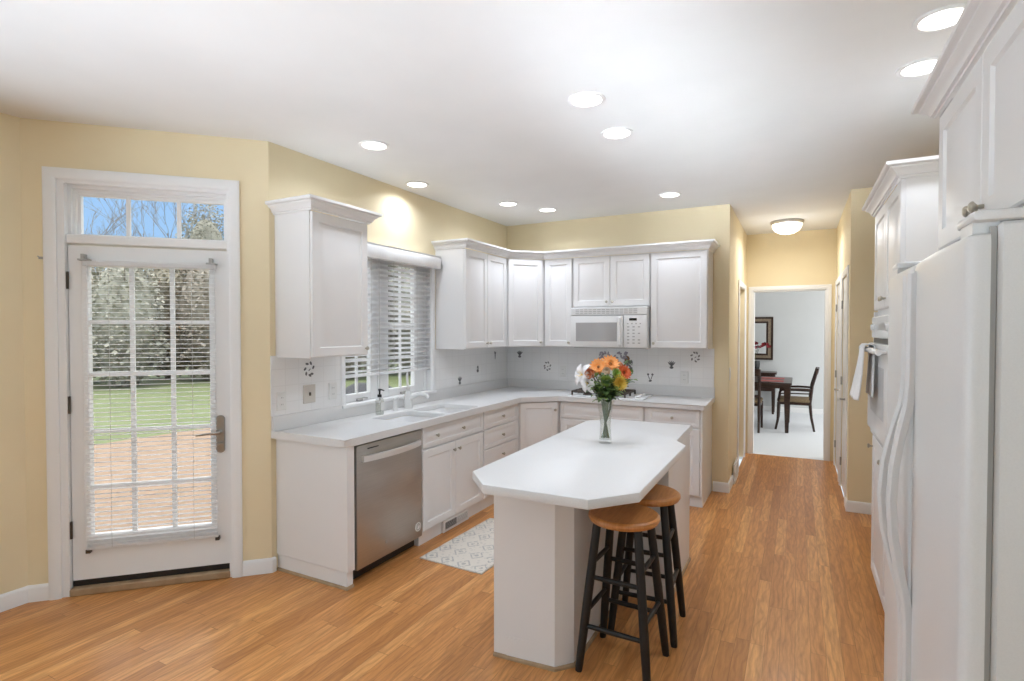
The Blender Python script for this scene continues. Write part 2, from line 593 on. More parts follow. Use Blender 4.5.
# ------------------------------------------------------------------ plan (metres)
CH = 2.74                        # ceiling
XW, YB = -2.97, 5.53             # window wall, back wall
BAY = Vector((-3.876, 1.444))    # left end of the angled door wall
XL, XR, YR = -3.876, 1.03, -3.45
T = 0.14


def wall_boxes(mb, L, H, holes, y0=0.0, y1=T, x0=0.0):
    """wall slab from x0..L with rectangular holes (xa, xb, za, zb)"""
    xs = sorted({x0, L, *[h[0] for h in holes], *[h[1] for h in holes]})
    zs = sorted({0.0, H, *[h[2] for h in holes], *[h[3] for h in holes]})
    solid = {}
    for i in range(len(xs) - 1):
        for j in range(len(zs) - 1):
            cx, cz = (xs[i] + xs[i + 1]) / 2, (zs[j] + zs[j + 1]) / 2
            solid[i, j] = not any(h[0] < cx < h[1] and h[2] < cz < h[3] for h in holes)
    vc = {}

    def gv(i, j, k):
        if (i, j, k) not in vc:
            vc[i, j, k] = mb.v((xs[i], (y0, y1)[k], zs[j]))
        return vc[i, j, k]
    for (i, j), s in solid.items():
        if not s:
            continue
        mb.f([gv(i, j, 0), gv(i + 1, j, 0), gv(i + 1, j + 1, 0), gv(i, j + 1, 0)])
        mb.f([gv(i, j, 1), gv(i, j + 1, 1), gv(i + 1, j + 1, 1), gv(i + 1, j, 1)])
        for di, dj, e in ((-1, 0, ((0, 0), (0, 1))), (1, 0, ((1, 0), (1, 1))), (0, -1, ((0, 0), (1, 0))), (0, 1, ((0, 1), (1, 1)))):
            if not solid.get((i + di, j + dj), False):
                a, b = e
                mb.f([gv(i + a[0], j + a[1], 0), gv(i + b[0], j + b[1], 0), gv(i + b[0], j + b[1], 1), gv(i + a[0], j + a[1], 1)])
    return mb


# floor and ceiling of kitchen + hall
mb = MB()
mb.prism([(XL, YR), (XR, YR), (XR, 5.44), (0.388, 5.44), (0.388, 7.44), (-0.58, 7.44), (-0.58, YB), (XW, YB), (XW, 2.35), (BAY.x, BAY.y)], -0.12, 0.0)
struct('floor', mb, 'floor', 'honey oak strip floor running from kitchen into hall')
mb = MB()
mb.prism([(XL - 0.2, YR - 0.2), (XR + 0.2, YR - 0.2), (XR + 0.2, 7.6), (XW - 0.2, 7.6), (XW - 0.2, 2.35), (BAY.x - 0.2, BAY.y)], CH, CH + 0.1)
struct('ceiling', mb, 'ceiling', 'flat white ceiling over kitchen and hall')

# walls (local x runs left to right as seen from inside, local y is outwards)
DH = (0.160, 1.056, 0.0, 2.418)                      # patio door + transom opening in the angled wall
mb = wall_boxes(MB(), 1.281, CH, [DH])
struct('wall_bay', mb, 'yellow', 'angled yellow wall holding the glazed patio door', loc=(BAY.x, BAY.y, 0), rz=45)
WH = (2.985 - 2.35, 4.075 - 2.35, 0.985, 2.17)      # kitchen window opening
mb = wall_boxes(MB(), YB - 2.35 + T, CH, [WH])
struct('wall_window', mb, 'yellow', 'yellow wall with the kitchen window above the sink', loc=(XW, 2.35, 0), rz=90)
mb = wall_boxes(MB(), -0.58 - XW, CH, [])
struct('wall_back', mb, 'yellow', 'yellow back wall behind the range cabinets', loc=(XW, YB, 0))
mb = wall_boxes(MB(), 1.444 - YR, CH, [(0.9, 1.9, 0.5, 2.3), (2.2, 3.2, 0.5, 2.3)])
struct('wall_left', mb, 'yellow', 'yellow wall at the left edge beside the patio door', loc=(XL, YR, 0), rz=90)
mb = wall_boxes(MB(), XR - XL, CH, [])
struct('wall_rear', mb, 'yellow', 'yellow wall behind the viewer', loc=(XR, YR, 0), rz=180)
mb = wall_boxes(MB(), 5.44 - YR, CH, [])
struct('wall_right', mb, 'yellow', 'yellow wall behind the refrigerator', loc=(XR, 5.44, 0), rz=-90)
# block with the pantry: face towards the kitchen, face towards the hall
mb = MB()
mb.box(0.388, XR + T, 5.44, 5.44 + T, 0, CH)
struct('wall_pantry', mb, 'yellow', 'narrow yellow wall face between hall and oven cabinet')
# hall right wall with two door openings (local x = 7.44 - y)
mb = wall_boxes(MB(), 7.44 - 5.44 - T, CH, [(7.44 - 6.30, 7.44 - 5.62, 0, 2.06), (7.44 - 7.22, 7.44 - 6.50, 0, 2.06)])
struct('wall_hall_right', mb, 'yellow', 'right yellow hall wall with white doors', loc=(0.388, 7.44, 0), rz=-90)
mb = wall_boxes(MB(), 7.44 - YB - T, CH, [(6.42 - YB - T, 7.18 - YB - T, 0, 2.04)], y0=0, y1=T)
struct('wall_hall_left', mb, 'yellow', 'left yellow hall wall with a white doorway', loc=(-0.58, YB + T, 0), rz=90)
mb = wall_boxes(MB(), 0.388 + 0.58 + 2 * T, CH, [(0.08 + T, 0.872 + T, 0, 2.035)])
struct('wall_hall_end', mb, 'yellow', 'yellow wall at the hall end over the dining room opening', loc=(-0.58 - T, 7.44, 0))

# dining room
mb = MB()
mb.box(-2.6, 2.6, 7.58, 11.5, -0.12, 0.0)
mb.box(-0.50, 0.292, 7.44, 7.58, -0.12, 0.0)
struct('floor_dining', mb, 'carpet', 'pale carpet of the dining room', cat='floor')
mb = MB()
mb.box(-2.6, 2.6, 7.58, 11.6, CH, CH + 0.1)
struct('ceiling_dining', mb, 'ceiling', 'white ceiling of the dining room', cat='ceiling')
mb = MB()
mb.box(-2.7, 2.7, 11.5, 11.6, 0, CH)
struct('wall_dining_far', mb, 'dining_wall', 'pale blue-grey far wall of the dining room', cat='wall')
mb = MB()
mb.box(-2.7, -2.6, 7.58, 11.5, 0, CH)
struct('wall_dining_left', mb, 'dining_wall', 'pale blue-grey left wall of the dining room', cat='wall')
mb = wall_boxes(MB(), 3.92, CH, [(0.5, 3.3, 0.6, 2.4)], 0, 0.1)
struct('wall_dining_right', mb, 'dining_wall', 'pale blue-grey right wall of the dining room', loc=(2.6, 11.5, 0), rz=-90, cat='wall')
mb = MB()
mb.box(-2.6, -0.58 - T, 7.58, 7.6, 0, CH)
mb.box(0.388 + T, 2.6, 7.58, 7.6, 0, CH)
mb.box(-0.58 - T, 0.388 + T, 7.58, 7.585, 2.09, CH)
struct('wall_dining_near', mb, 'dining_wall', 'pale blue-grey near wall of the dining room', cat='wall')

# baseboards
BP = [(0, 0), (0.014, 0), (0.014, 0.075), (0.010, 0.088), (0.004, 0.094), (0, 0.094)]


def baseboard(name, label, paths):
    mb = MB()
    for p in paths:
        mb.sweep(p, BP)
    struct(name, mb, 'trim', label)


s2 = math.sqrt(0.5)


def bay(x):
    return (BAY.x + x * s2, BAY.y + x * s2)


baseboard('baseboard_left', 'white baseboard left of the patio door', [[(XL, YR), (XL, BAY.y), bay(0.104)]])
baseboard('baseboard_bay', 'short white baseboard between patio door and dishwasher cabinet', [[bay(1.114), bay(1.281), (XW, 2.374)]])
baseboard('baseboard_back', 'white baseboard at the end of the range wall turning into the hall', [[(-0.715, YB), (-0.58, YB), (-0.58, 6.345)]])
baseboard('baseboard_pantry', 'white baseboard under the narrow pantry wall', [[(0.388, 5.56), (0.388, 5.44), (XR, 5.44)]])
baseboard('baseboard_right', 'white baseboard behind the refrigerator and oven cabinet', [[(XR, 5.42), (XR, 3.91)], [(XR, 2.965), (XR, 2.14)], [(XR, 1.19), (XR, YR)]])
baseboard('baseboard_dining', 'white baseboard on the far dining room wall', [[(-2.6, 11.5), (2.6, 11.5)]])


def casing(mb, x0, x1, zt, w=0.062, t=0.018, z0=0.0, y=0.0):
    """door casing around opening x0..x1, top zt, local wall frame, projecting to -y"""
    prof = [(0, 0), (0, -t * 0.6), (w * 0.25, -t), (w * 0.8, -t), (w, -t * 0.7), (w, 0)]
    # left leg, head, right leg as mitred loft
    def ring(cx, cz, ox, oz):
        return [(cx + ox * a, y + b, cz + oz * a) for a, b in prof]
    rings = [ring(x0, z0, -1, 0), ring(x0, zt, -1, 1), ring(x1, zt, 1, 1), ring(x1, z0, 1, 0)]
    mb.rings(rings)
    return mb


# ------------------------------------------------------------------ patio door (angled wall)
door = thing('door_1', 'white glazed patio door with transom in the angled yellow wall', 'door', (BAY.x, BAY.y, 0), 45, kind='structure')
mb = MB()
casing(mb, 0.164, 1.052, 2.415, 0.061, 0.02)
obj('casing', mb, 'trim', door)
mb = MB()                                              # jambs, transom bar, head
mb.box(0.160, 0.199, 0.0, 0.14, 0.0, 2.418)
mb.box(1.038, 1.056, 0.0, 0.14, 0.0, 2.418)
mb.box(0.199, 1.038, 0.0, 0.14, 2.395, 2.418)
mb.box(0.199, 1.038, 0.012, 0.14, 2.052, 2.105, 0.006)
obj('jamb', mb, 'trim', door)
mb = MB()                                              # transom sash: stepped frame + muntins
TX0, TX1, TZ0, TZ1 = 0.199, 1.038, 2.105, 2.395
for k, (a, y) in enumerate(((0.018, 0.045), (0.034, 0.07), (0.05, 0.085))):
    p = (0.0, 0.018, 0.034)[k]
    for (xa, xb, za, zb) in ((TX0 + p, TX0 + a, TZ0 + p * 0.2, TZ1 - p), (TX1 - a * 0.6, TX1 - p * 0.6, TZ0 + p * 0.2, TZ1 - p), (TX0 + a, TX1 - a * 0.6, TZ1 - a, TZ1 - p), (TX0 + a, TX1 - a * 0.6, TZ0 + p * 0.2, TZ0 + a * 0.25)):
        mb.box(xa, xb, y, 0.12, za, zb)
obj('transom_frame', mb, 'trim', door)
mb = MB()
for x in (0.489, 0.758):
    mb.box(x - 0.011, x + 0.011, 0.085, 0.10, TZ0 + 0.012, TZ1 - 0.05)
obj('transom_muntins', mb, 'trim', door)
mb = MB()
mb.box(TX0 + 0.04, TX1 - 0.02, 0.094, 0.099, TZ0 + 0.010, TZ1 - 0.045)
obj('transom_pane', mb, 'glass', door)
# leaf with glass opening
LX0, LX1, LZ0, LZ1 = 0.203, 1.034, 0.078, 2.042
GX0, GX1, GZ0, GZ1 = 0.287, 0.945, 0.323, 1.938
mb = wall_boxes(MB(), LX1, LZ1, [(GX0, GX1, GZ0, GZ1), (LX0, LX1, 0.0, LZ0)], 0.032, 0.076, x0=LX0)
leaf = obj('door_leaf', mb, 'trim', door)
mb = MB()
for (xa, xb, za, zb) in ((GX0 - 0.02, GX0 + 0.012, GZ0 - 0.02, GZ1 + 0.02), (GX1 - 0.012, GX1 + 0.02, GZ0 - 0.02, GZ1 + 0.02), (GX0, GX1, GZ1 - 0.012, GZ1 + 0.02), (GX0, GX1, GZ0 - 0.02, GZ0 + 0.012)):
    mb.box(xa, xb, 0.025, 0.083, za, zb, 0.004)
obj('glazing_bead', mb, 'trim', leaf)
mb = MB()
for x in (0.514, 0.727):
    mb.box(x - 0.012, x + 0.012, 0.045, 0.064, GZ0, GZ1)
for z in (1.598, 1.286, 0.949, 0.619):
    mb.box(GX0, GX1, 0.0455, 0.0635, z - 0.012, z + 0.012)
obj('muntins', mb, 'trim', leaf)
mb = MB()
mb.box(GX0, GX1, 0.052, 0.057, GZ0, GZ1)
obj('glass_pane', mb, 'glass', leaf)
mb = MB()
mb.box(LX0 + 0.002, LX1 - 0.002, 0.03, 0.08, 0.044, LZ0)
tag(obj('sweep', mb, 'black', leaf), 'black door sweep')
mb = MB()
mb.box(0.20, 1.04, -0.012, 0.14, 0.0, 0.043, 0.006)
obj('threshold', mb, 'shoe', door)
for z in (1.838, 1.114, 0.381):
    mb = MB()
    mb.box(0.188, 0.203, 0.015, 0.030, z - 0.045, z + 0.045)
    mb.tube([(0.203, 0.018, z - 0.05), (0.203, 0.018, z + 0.05)], 0.008, 10)
    tag(obj('hinge', mb, 'darkmetal', door), 'dark metal hinge')
mb = MB()
cx = 0.989
prof = []
mb.rings([[(cx + a * math.cos(t) * k, y, 0.90 + (0.092 if math.sin(t) >= 0 else -0.092) + a * math.sin(t) * k) for t in [2 * PI * i / 24 + 0.001 for i in range(24)]] for a, y, k in ((0.026, 0.032, 1), (0.026, 0.026, 1), (0.026, 0.022, 0.8))])
plate = obj('door_plate', mb, 'chrome', leaf)
mb = MB()
mb.tube([(cx, 0.024, 0.915), (cx, -0.022, 0.915), (cx - 0.02, -0.032, 0.915), (cx - 0.06, -0.034, 0.913), (cx - 0.125, -0.028, 0.905)], [0.011, 0.010, 0.010, 0.008, 0.006], 10)
obj('door_lever', mb, 'chrome', plate)
mb = MB()
mb.tube([(cx, 0.024, 0.845), (cx, 0.005, 0.845)], 0.010, 12)
mb.box(cx - 0.016, cx + 0.016, -0.006, 0.005, 0.840, 0.850, 0.002)
obj('thumb_turn', mb, 'chrome', plate)

# mini blind hanging on the patio door
bl = thing('mini_blind', 'white mini blind with narrow slats hanging over the patio door glass', 'blind', (BAY.x, BAY.y, 0), 45)
BX0, BX1 = 0.285, 0.975
mb = MB()
mb.box(BX0, BX1, -0.012, 0.020, 1.925, 1.952, 0.003)
obj('headrail', mb, 'slat', bl)
mb = MB()
n = 62
for i in range(n):
    z = 0.292 + (1.918 - 0.292) * i / (n - 1)
    a = R(-4)
    hw = 0.0125
    dy, dz = hw * math.cos(a), hw * math.sin(a)
    mb.rings([[(BX0 + 0.004, 0.006 - dy, z + dz), (BX0 + 0.004, 0.006, z + 0.0022), (BX0 + 0.004, 0.006 + dy, z - dz), (BX0 + 0.004, 0.006, z + 0.0012)],
              [(BX1 - 0.004, 0.006 - dy, z + dz), (BX1 - 0.004, 0.006, z + 0.0022), (BX1 - 0.004, 0.006 + dy, z - dz), (BX1 - 0.004, 0.006, z + 0.0012)]])
obj('slats', mb, 'slat', bl)
mb = MB()
mb.box(BX0, BX1, -0.006, 0.018, 0.262, 0.281, 0.003)
obj('bottom_rail', mb, 'slat', bl)
mb = MB()
for x in (BX0 + 0.13, BX1 - 0.13):
    mb.tube([(x, -0.009, 0.27), (x, -0.009, 1.93)], 0.0012, 5)
obj('ladder_cord', mb, 'cord', bl)
mb = MB()
mb.tube([(BX0 + 0.025, -0.016, 1.93), (BX0 + 0.025, -0.018, 1.05)], 0.0035, 8)
obj('tilt_wand', mb, 'slat', bl)
for x in (BX0 + 0.005, BX1 - 0.005):
    mb = MB()
    mb.box(x - 0.012, x + 0.012, 0.0, 0.03, 0.240, 0.262, 0.002)
    tag(obj('hold_down_bracket', mb, 'darkmetal', bl), 'dark metal hold-down bracket')
for x in (BX0 + 0.0, BX1 - 0.03):
    mb = MB()
    mb.box(x - 0.02, x + 0.035, -0.014, 0.03, 1.953, 1.962)
    mb.box(x - 0.004, x + 0.014, -0.015, 0.025, 1.962, 1.990)
    tag(obj('mounting_bracket', mb, 'appl_grey', bl), 'grey mounting bracket')
# small hook on the wall by the casing
hk = MB(Matrix.Translation((0.097, 0, 1.96)) @ Matrix.Scale(0.7, 4))
hk.box(-0.03, 0.014, -0.006, 0.0, -0.010, 0.010, 0.002)
hk.tube([(-0.01, -0.004, 0), (-0.012, -0.03, 0.0), (-0.022, -0.036, 0.012)], 0.004, 8)
h = obj('wall_hook', hk, 'chrome')
h.location = (BAY.x, BAY.y, 0)
h.rotation_euler = (0, 0, R(45))
tag(h, 'tiny metal hook on the yellow wall left of the patio door casing', 'hook')

# ------------------------------------------------------------------ kitchen window (local frame of the window wall)
win = thing('window_1', 'white double casement window above the sink', 'window', (XW, 2.35, 0), 90, kind='structure')
a0, a1, z0, z1 = WH
mb = MB()
casing(mb, a0 + 0.006, a1 - 0.006, z1 - 0.006, 0.045, 0.016, z0=0.985)
obj('window_casing', mb, 'trim', win)
mb = MB()
mb.box(a0, a0 + 0.012, 0, 0.14, z0, z1)
mb.box(a1 - 0.012, a1, 0, 0.14, z0, z1)
mb.box(a0, a1, 0, 0.14, z1 - 0.012, z1)
mb.box(a0 - 0.04, a1 + 0.04, -0.03, 0.14, z0 - 0.012, z0 + 0.012, 0.004)
obj('window_frame', mb, 'trim', win)
mid = 3.4375 - 2.35
for xa, xb, wa, wb in ((a0 + 0.012, mid - 0.03, 0.06, 0.08), (mid + 0.03, a1 - 0.05, 0.08, 0.135)):
    mb = MB()
    za, zb = z0 + 0.012, z1 - 0.012
    w = 0.048
    mb.box(xa, xa + wa, 0.055, 0.10, za, zb, 0.004)
    mb.box(xb - wb, xb, 0.055, 0.10, za, zb, 0.004)
    xa += wa
    xb -= wb
    mb.box(xa, xb, 0.055, 0.10, zb - w, zb, 0.004)
    mb.box(xa, xb, 0.055, 0.10, za, za + 0.06, 0.004)
    sash = obj('sash', mb, 'trim', win)
    mb = MB()
    xc = (xa + xb) / 2
    mb.box(xc - 0.009, xc + 0.009, 0.068, 0.085, za + 0.06, zb - w)
    for k in range(1, 4):
        z = za + 0.06 + (zb - w - za - 0.06) * k / 4
        mb.box(xa, xb, 0.0685, 0.0845, z - 0.009, z + 0.009)
    obj('muntins', mb, 'trim', sash)
    mb = MB()
    mb.box(xa - 0.01, xb + 0.01, 0.074, 0.079, za + 0.05, zb - w + 0.01)
    obj('glass_pane', mb, 'glass', sash)
    mb = MB()
    mb.box(xc - 0.03, xc + 0.03, 0.035, 0.055, za + 0.002, za + 0.022, 0.004)
    mb.tube([(xc, 0.04, za + 0.018), (xc + 0.03, 0.03, za + 0.026), (xc + 0.075, 0.034, za + 0.018)], 0.006, 8)
    tag(obj('crank_handle', mb, 'appl_grey', sash), 'grey crank handle')
mb = MB()
mb.box(mid - 0.03, mid + 0.03, 0.05, 0.11, z0 + 0.012, z1 - 0.012, 0.004)
mb.box(a1 - 0.05, a1 - 0.012, 0.05, 0.11, z0 + 0.012, z1 - 0.012, 0.004)
obj('mullion', mb, 'trim', win)

kb = thing('wood_blind', 'wide white slatted blind half lowered in the window above the sink', 'blind', (XW, 2.35, 0), 90)
mb = MB()
v0, v1 = 2.90 - 2.35, 4.10 - 2.35
pr = [(-0.055, 2.102), (-0.085, 2.106), (-0.090, 2.125), (-0.090, 2.185), (-0.080, 2.205), (-0.084, 2.218), (0.0, 2.218), (0.0, 2.205), (-0.055, 2.19)]
mb.rings([[(x, y, z) for y, z in pr] for x in (v0, v1)])
mb.box(v1 - 0.012, v1, -0.085, 0.0, 2.104, 2.215, 0.003)
mb.box(v0, v0 + 0.012, -0.085, 0.0, 2.104, 2.215, 0.003)
obj('valance', mb, 'trim', kb)
mb = MB()
s0, s1 = a0 + 0.016, a1 - 0.016
mb.box(s0, s1, 0.002, 0.048, 2.105, 2.155)
obj('headrail', mb, 'slat', kb)
mb = MB()
n = 22
for i in range(n):
    z = 1.232 + (2.10 - 1.232) * i / (n - 1)
    a = R(22)
    dy, dz = 0.023 * math.cos(a), 0.023 * math.sin(a)
    y = 0.025
    mb.rings([[(x, y - dy, z + dz - 0.0014), (x, y - dy, z + dz + 0.0014), (x, y + dy, z - dz + 0.0014), (x, y + dy, z - dz - 0.0014)] for x in (s0, s1)])
obj('slats', mb, 'slat', kb)
mb = MB()
mb.box(s0, s1, 0.001, 0.049, 1.190, 1.212, 0.004)
obj('bottom_rail', mb, 'slat', kb)
mb = MB()
for x in (s0 + 0.28, (s0 + s1) / 2 + 0.02, s1 - 0.20):
    mb.tube([(x, -0.001, 1.20), (x, -0.001, 2.13)], 0.0016, 5)
    mb.tube([(x, 0.050, 1.20), (x, 0.050, 2.13)], 0.0016, 5)
mb.tube([(s0 + 0.30, -0.064, 1.02), (s0 + 0.30, -0.062, 2.13)], 0.0022, 6)
mb.lathe([(0.0, 0), (0.007, 0.005), (0.008, 0.03), (0.003, 0.045)], 10, (s0 + 0.30, -0.064, 0.995))
obj('ladder_cord', mb, 'cord', kb)

# ------------------------------------------------------------------ hall doors and casings
def panel_leaf(mb, x0, x1, z0, z1, y0, y1):
    """six-panel door leaf"""
    mb.box(x0, x1, y0 + 0.006, y1, z0, z1)
    w = x1 - x0
    st = 0.11
    xm = (x0 + x1) / 2
    for za, zb in ((z0 + 0.20, z0 + 0.78), (z0 + 0.93, z0 + 1.50), (z0 + 1.61, z1 - 0.12)):
        for xa, xb in ((x0 + st, xm - 0.05), (xm + 0.05, x1 - st)):
            mb.rings([[(xa + a, y, za + a), (xb - a, y, za + a), (xb - a, y, zb - a), (xa + a, y, zb - a)] for a, y in ((0, y0 + 0.006), (0.006, y0 + 0.012), (0.012, y0 + 0.012), (0.035, y0 + 0.002))])
    return mb


def lever_parts(parent, x, z, y, d):
    mb = MB()
    mb.lathe([(0.026, 0.0), (0.026, 0.005), (0.020, 0.009), (0.009, 0.012), (0.009, 0.05)], 16, (x, y, z), Matrix.Rotation(R(90), 4, 'X'))
    mb.tube([(x, y - 0.046, z), (x + d * 0.03, y - 0.050, z), (x + d * 0.10, y - 0.046, z - 0.003)], [0.009, 0.008, 0.006], 8)
    obj('door_lever', mb, 'chrome', parent)


# hall right wall frame: local x = 7.44 - y
def hall_door(name, label, ya, yb, lever_x, hinge_x, lever_dir):
    d = thing(name, label, 'door', (0.388, 7.44, 0), -90, kind='structure')
    x0, x1 = 7.44 - yb, 7.44 - ya
    mb = MB()
    casing(mb, x0 + 0.004, x1 - 0.004, 2.056, 0.06, 0.016)
    obj('casing', mb, 'trim', d)
    mb = MB()
    panel_leaf(mb, x0 + 0.004, x1 - 0.004, 0.012, 2.05, 0.0, 0.035)
    lf = obj('door_leaf', mb, 'trim', d)
    lever_parts(lf, lever_x, 0.93, 0.004, lever_dir)
    for z in (1.80, 1.05, 0.25):
        mb = MB()
        mb.tube([(hinge_x, -0.006, z - 0.04), (hinge_x, -0.006, z + 0.04)], 0.006, 8)
        mb.box(hinge_x - 0.006, hinge_x + 0.006, -0.003, 0.004, z - 0.04, z + 0.04)
        obj('hinge', mb, 'chrome', lf)
    return d


hall_door('door_2', 'nearer white panelled door on the right hall wall', 5.62, 6.30, 7.44 - 5.69, 7.44 - 6.296, -1)
hall_door('door_3', 'farther white door on the right hall wall by the dining opening', 6.50, 7.22, 7.44 - 6.57, 7.44 - 7.216, -1)
d4 = thing('door_4', 'white door in the left hall wall beside the dining opening', 'door', (-0.58, YB + T, 0), 90, kind='structure')
mb = MB()
xa, xb = 6.42 - YB - T, 7.18 - YB - T
casing(mb, xa + 0.004, xb - 0.004, 2.036, 0.06, 0.018)
obj('casing', mb, 'trim', d4)
mb = MB()
panel_leaf(mb, xa + 0.004, xb - 0.004, 0.012, 2.03, 0.05, 0.085)
obj('door_leaf', mb, 'trim', d4)

mb = MB()
o0 = 0.08 + T
o1 = 0.872 + T
casing(mb, o0, o1, 2.035, 0.054, 0.018)
mb.box(o0 - 0.001, o0 + 0.012, 0.0, 0.14, 0, 2.035)
mb.box(o1 - 0.012, o1 + 0.001, 0.0, 0.14, 0, 2.035)
mb.box(o0, o1, 0.0, 0.14, 2.023, 2.036)
struct('trim_1', mb, 'trim', 'white casing around the opening to the dining room', loc=(-0.58 - T, 7.44, 0))

# ------------------------------------------------------------------ cabinets
KNOB = [(0.005, 0.0), (0.005, 0.012), (0.009, 0.016), (0.0135, 0.020), (0.0135, 0.024), (0.009, 0.028), (0.0, 0.029)]
RX90 = Matrix.Rotation(R(90), 4, 'X')


def knob(parent, x, z, y, xf=None):
    mb = MB(xf)
    mb.lathe(KNOB, 14, (x, y, z), RX90)
    tag(obj('knob', mb, 'knob', parent), 'brushed nickel knob')


def front(kind, parent, x0, x1, z0, z1, d, knobs=(), xf=None):
    mb = MB(xf)
    mb.panel(x0, x1, z0, z1, -d + 0.02, 0.02, 0.055 if kind == 'door' else 0.03)
    o = obj(kind, mb, 'cab', parent)
    for kx, kz in knobs:
        knob(o, kx, kz, -d, xf)
    return o


CROWN = [(0, 0), (0.010, 0), (0.011, 0.010), (0.019, 0.013), (0.021, 0.022), (0.030, 0.036), (0.043, 0.045), (0.045, 0.053), (0.056, 0.055), (0.061, 0.060), (0.062, 0.075), (0, 0.075)]

# --- left end panel of the base run
ep = thing('base_end_panel', 'white cabinet end panel left of the steel dishwasher', 'cabinet panel', (XW, 2.386, 0), 90)
mb = MB()
mb.box(0.0, 0.059, -0.618, 0.0, 0.105, 0.858, 0.003)
obj('body', mb, 'cab', ep)
mb = MB()
mb.box(0.010, 0.059, -0.600, 0.0, 0.0, 0.105)
obj('toe_kick', mb, 'cab', ep)
mb = MB()
mb.sweep([(0.059, -0.600), (0.010, -0.600), (0.010, 0.0)], [(0, 0), (-0.012, 0), (-0.010, 0.010), (-0.004, 0.016), (0, 0.016)])
tag(obj('shoe_moulding', mb, 'shoe', ep), 'bare oak shoe moulding')

# --- dishwasher
dw = thing('dishwasher', 'stainless steel dishwasher under the counter left of the sink cabinet', 'dishwasher', (XW, 2.447, 0), 90)
mb = MB()
mb.box(0.002, 0.668, -0.56, -0.02, 0.09, 0.852)
mb.box(0.01, 0.66, -0.53, -0.02, 0.0, 0.09)
obj('tub', mb, 'black', dw)
mb = MB()
mb.box(0.022, 0.668, -0.613, -0.562, 0.085, 0.845, 0.006, 2)
dd = obj('door', mb, 'steel', dw)
mb = MB()
pts = []
for i in range(13):
    t = i / 12
    pts.append((0.06 + 0.57 * t, -0.618 - 0.040 * math.sin(PI * min(max(t * 1.0, 0), 1)) ** 0.7 - 0.006, 0.762))
for p in pts:
    pass
rings = []
for x, y, z in pts:
    rings.append([(x, y, z - 0.021), (x, y - 0.012, z - 0.017), (x, y - 0.012, z + 0.017), (x, y, z + 0.021)])
mb.rings(rings)
mb.box(0.06, 0.085, -0.628, -0.612, 0.745, 0.779)
mb.box(0.605, 0.63, -0.628, -0.612, 0.745, 0.779)
obj('handle', mb, 'steel_light', dd)
mb = MB()
mb.box(0.115, 0.215, -0.6145, -0.6125, 0.812, 0.819)
tag(obj('brand_mark', mb, 'black', dd), 'dark brand strip')
mb = MB()
mb.lathe([(0.014, 0), (0.014, 0.0015), (0, 0.0016)], 18, (0.29, -0.613, 0.175), RX90)
tag(obj('emblem', mb, 'appl_grey', dd), 'small round emblem')
mb = MB()
mb.lathe([(0.032, 0), (0.032, 0.001), (0, 0.0011)], 24, (0.62, -0.613, 0.165), RX90)
mb.mi = 1
mb.lathe([(0.024, 0), (0.024, 0.0012), (0.018, 0.0013), (0.018, 0.001)], 24, (0.62, -0.613, 0.165), RX90)
mb.tube([(0.612, -0.6145, 0.155), (0.612, -0.6145, 0.176), (0.630, -0.6145, 0.176)], 0.002, 5)
tag(obj('sticker', mb, ['outlet_plate', 'chrome'], dd), 'round pale sticker')
mb = MB()
mb.box(0.03, 0.65, -0.555, -0.53, 0.012, 0.075)
obj('toe_panel', mb, 'black', dw)

D = 0.61
# --- sink base (two doors, false drawer front)
sb = thing('base_cabinet', 'white sink cabinet with two doors right of the dishwasher', 'cabinet', (XW, 3.122, 0), 90, 'base cabinets')
W = 0.855
mb = MB()
mb.box(0.0, W, -D + 0.02, -0.004, 0.10, 0.70)
mb.box(0.0, W, -D + 0.02, -D + 0.06, 0.70, 0.858)
obj('body', mb, 'cab', sb)
mb = MB()
mb.box(0.0, W, -D + 0.035, -0.02, 0.0, 0.10)
obj('toe_kick', mb, 'cab', sb)
front('drawer', sb, 0.010, W - 0.008, 0.700, 0.852, D, ((0.17, 0.776), (0.52, 0.776)))
front('door', sb, 0.010, W / 2 - 0.002, 0.105, 0.685, D, ((W / 2 - 0.035, 0.625),))
front('door', sb, W / 2 + 0.002, W - 0.008, 0.105, 0.685, D, ((W / 2 + 0.035, 0.625),))
vt = thing('toe_kick_vent', 'low white air register in the toe kick under the sink cabinet', 'vent', (XW, 3.40, 0), 90)
mb = MB()
mb.box(0, 0.36, -D + 0.012, -D + 0.0342, 0.004, 0.098, 0.003)
obj('frame', mb, 'cab', vt)
for k, (xa, xb) in enumerate(((0.025, 0.175), (0.19, 0.335))):
    mb = MB()
    mb.box(xa, xb, -D + 0.010, -D + 0.0118, 0.026, 0.078)
    mb.mi = 1
    for q in range(5):
        z = 0.031 + q * 0.0105
        mb.box(xa, xb, -D + 0.006, -D + 0.0099, z, z + 0.003)
    obj('grille', mb, ['gap' if k == 0 else 'appl_grey', 'appl_grey' if k == 0 else 'outlet_plate'], vt)

# --- drawer base
db = thing('base_cabinet', 'white base cabinet of stacked drawers between sink and corner', 'cabinet', (XW, 3.980, 0), 90, 'base cabinets')
W = 0.648
mb = MB()
mb.box(0.0, W, -D + 0.02, -0.004, 0.10, 0.858)
obj('body', mb, 'cab', db)
mb = MB()
mb.box(0.0, W, -D + 0.035, -0.02, 0.0, 0.10)
obj('toe_kick', mb, 'cab', db)
for za, zb in ((0.700, 0.852), (0.525, 0.693), (0.352, 0.518), (0.105, 0.345)):
    front('drawer', db, 0.006, W - 0.012, za, zb, D, ((W / 2, (za + zb) / 2),))

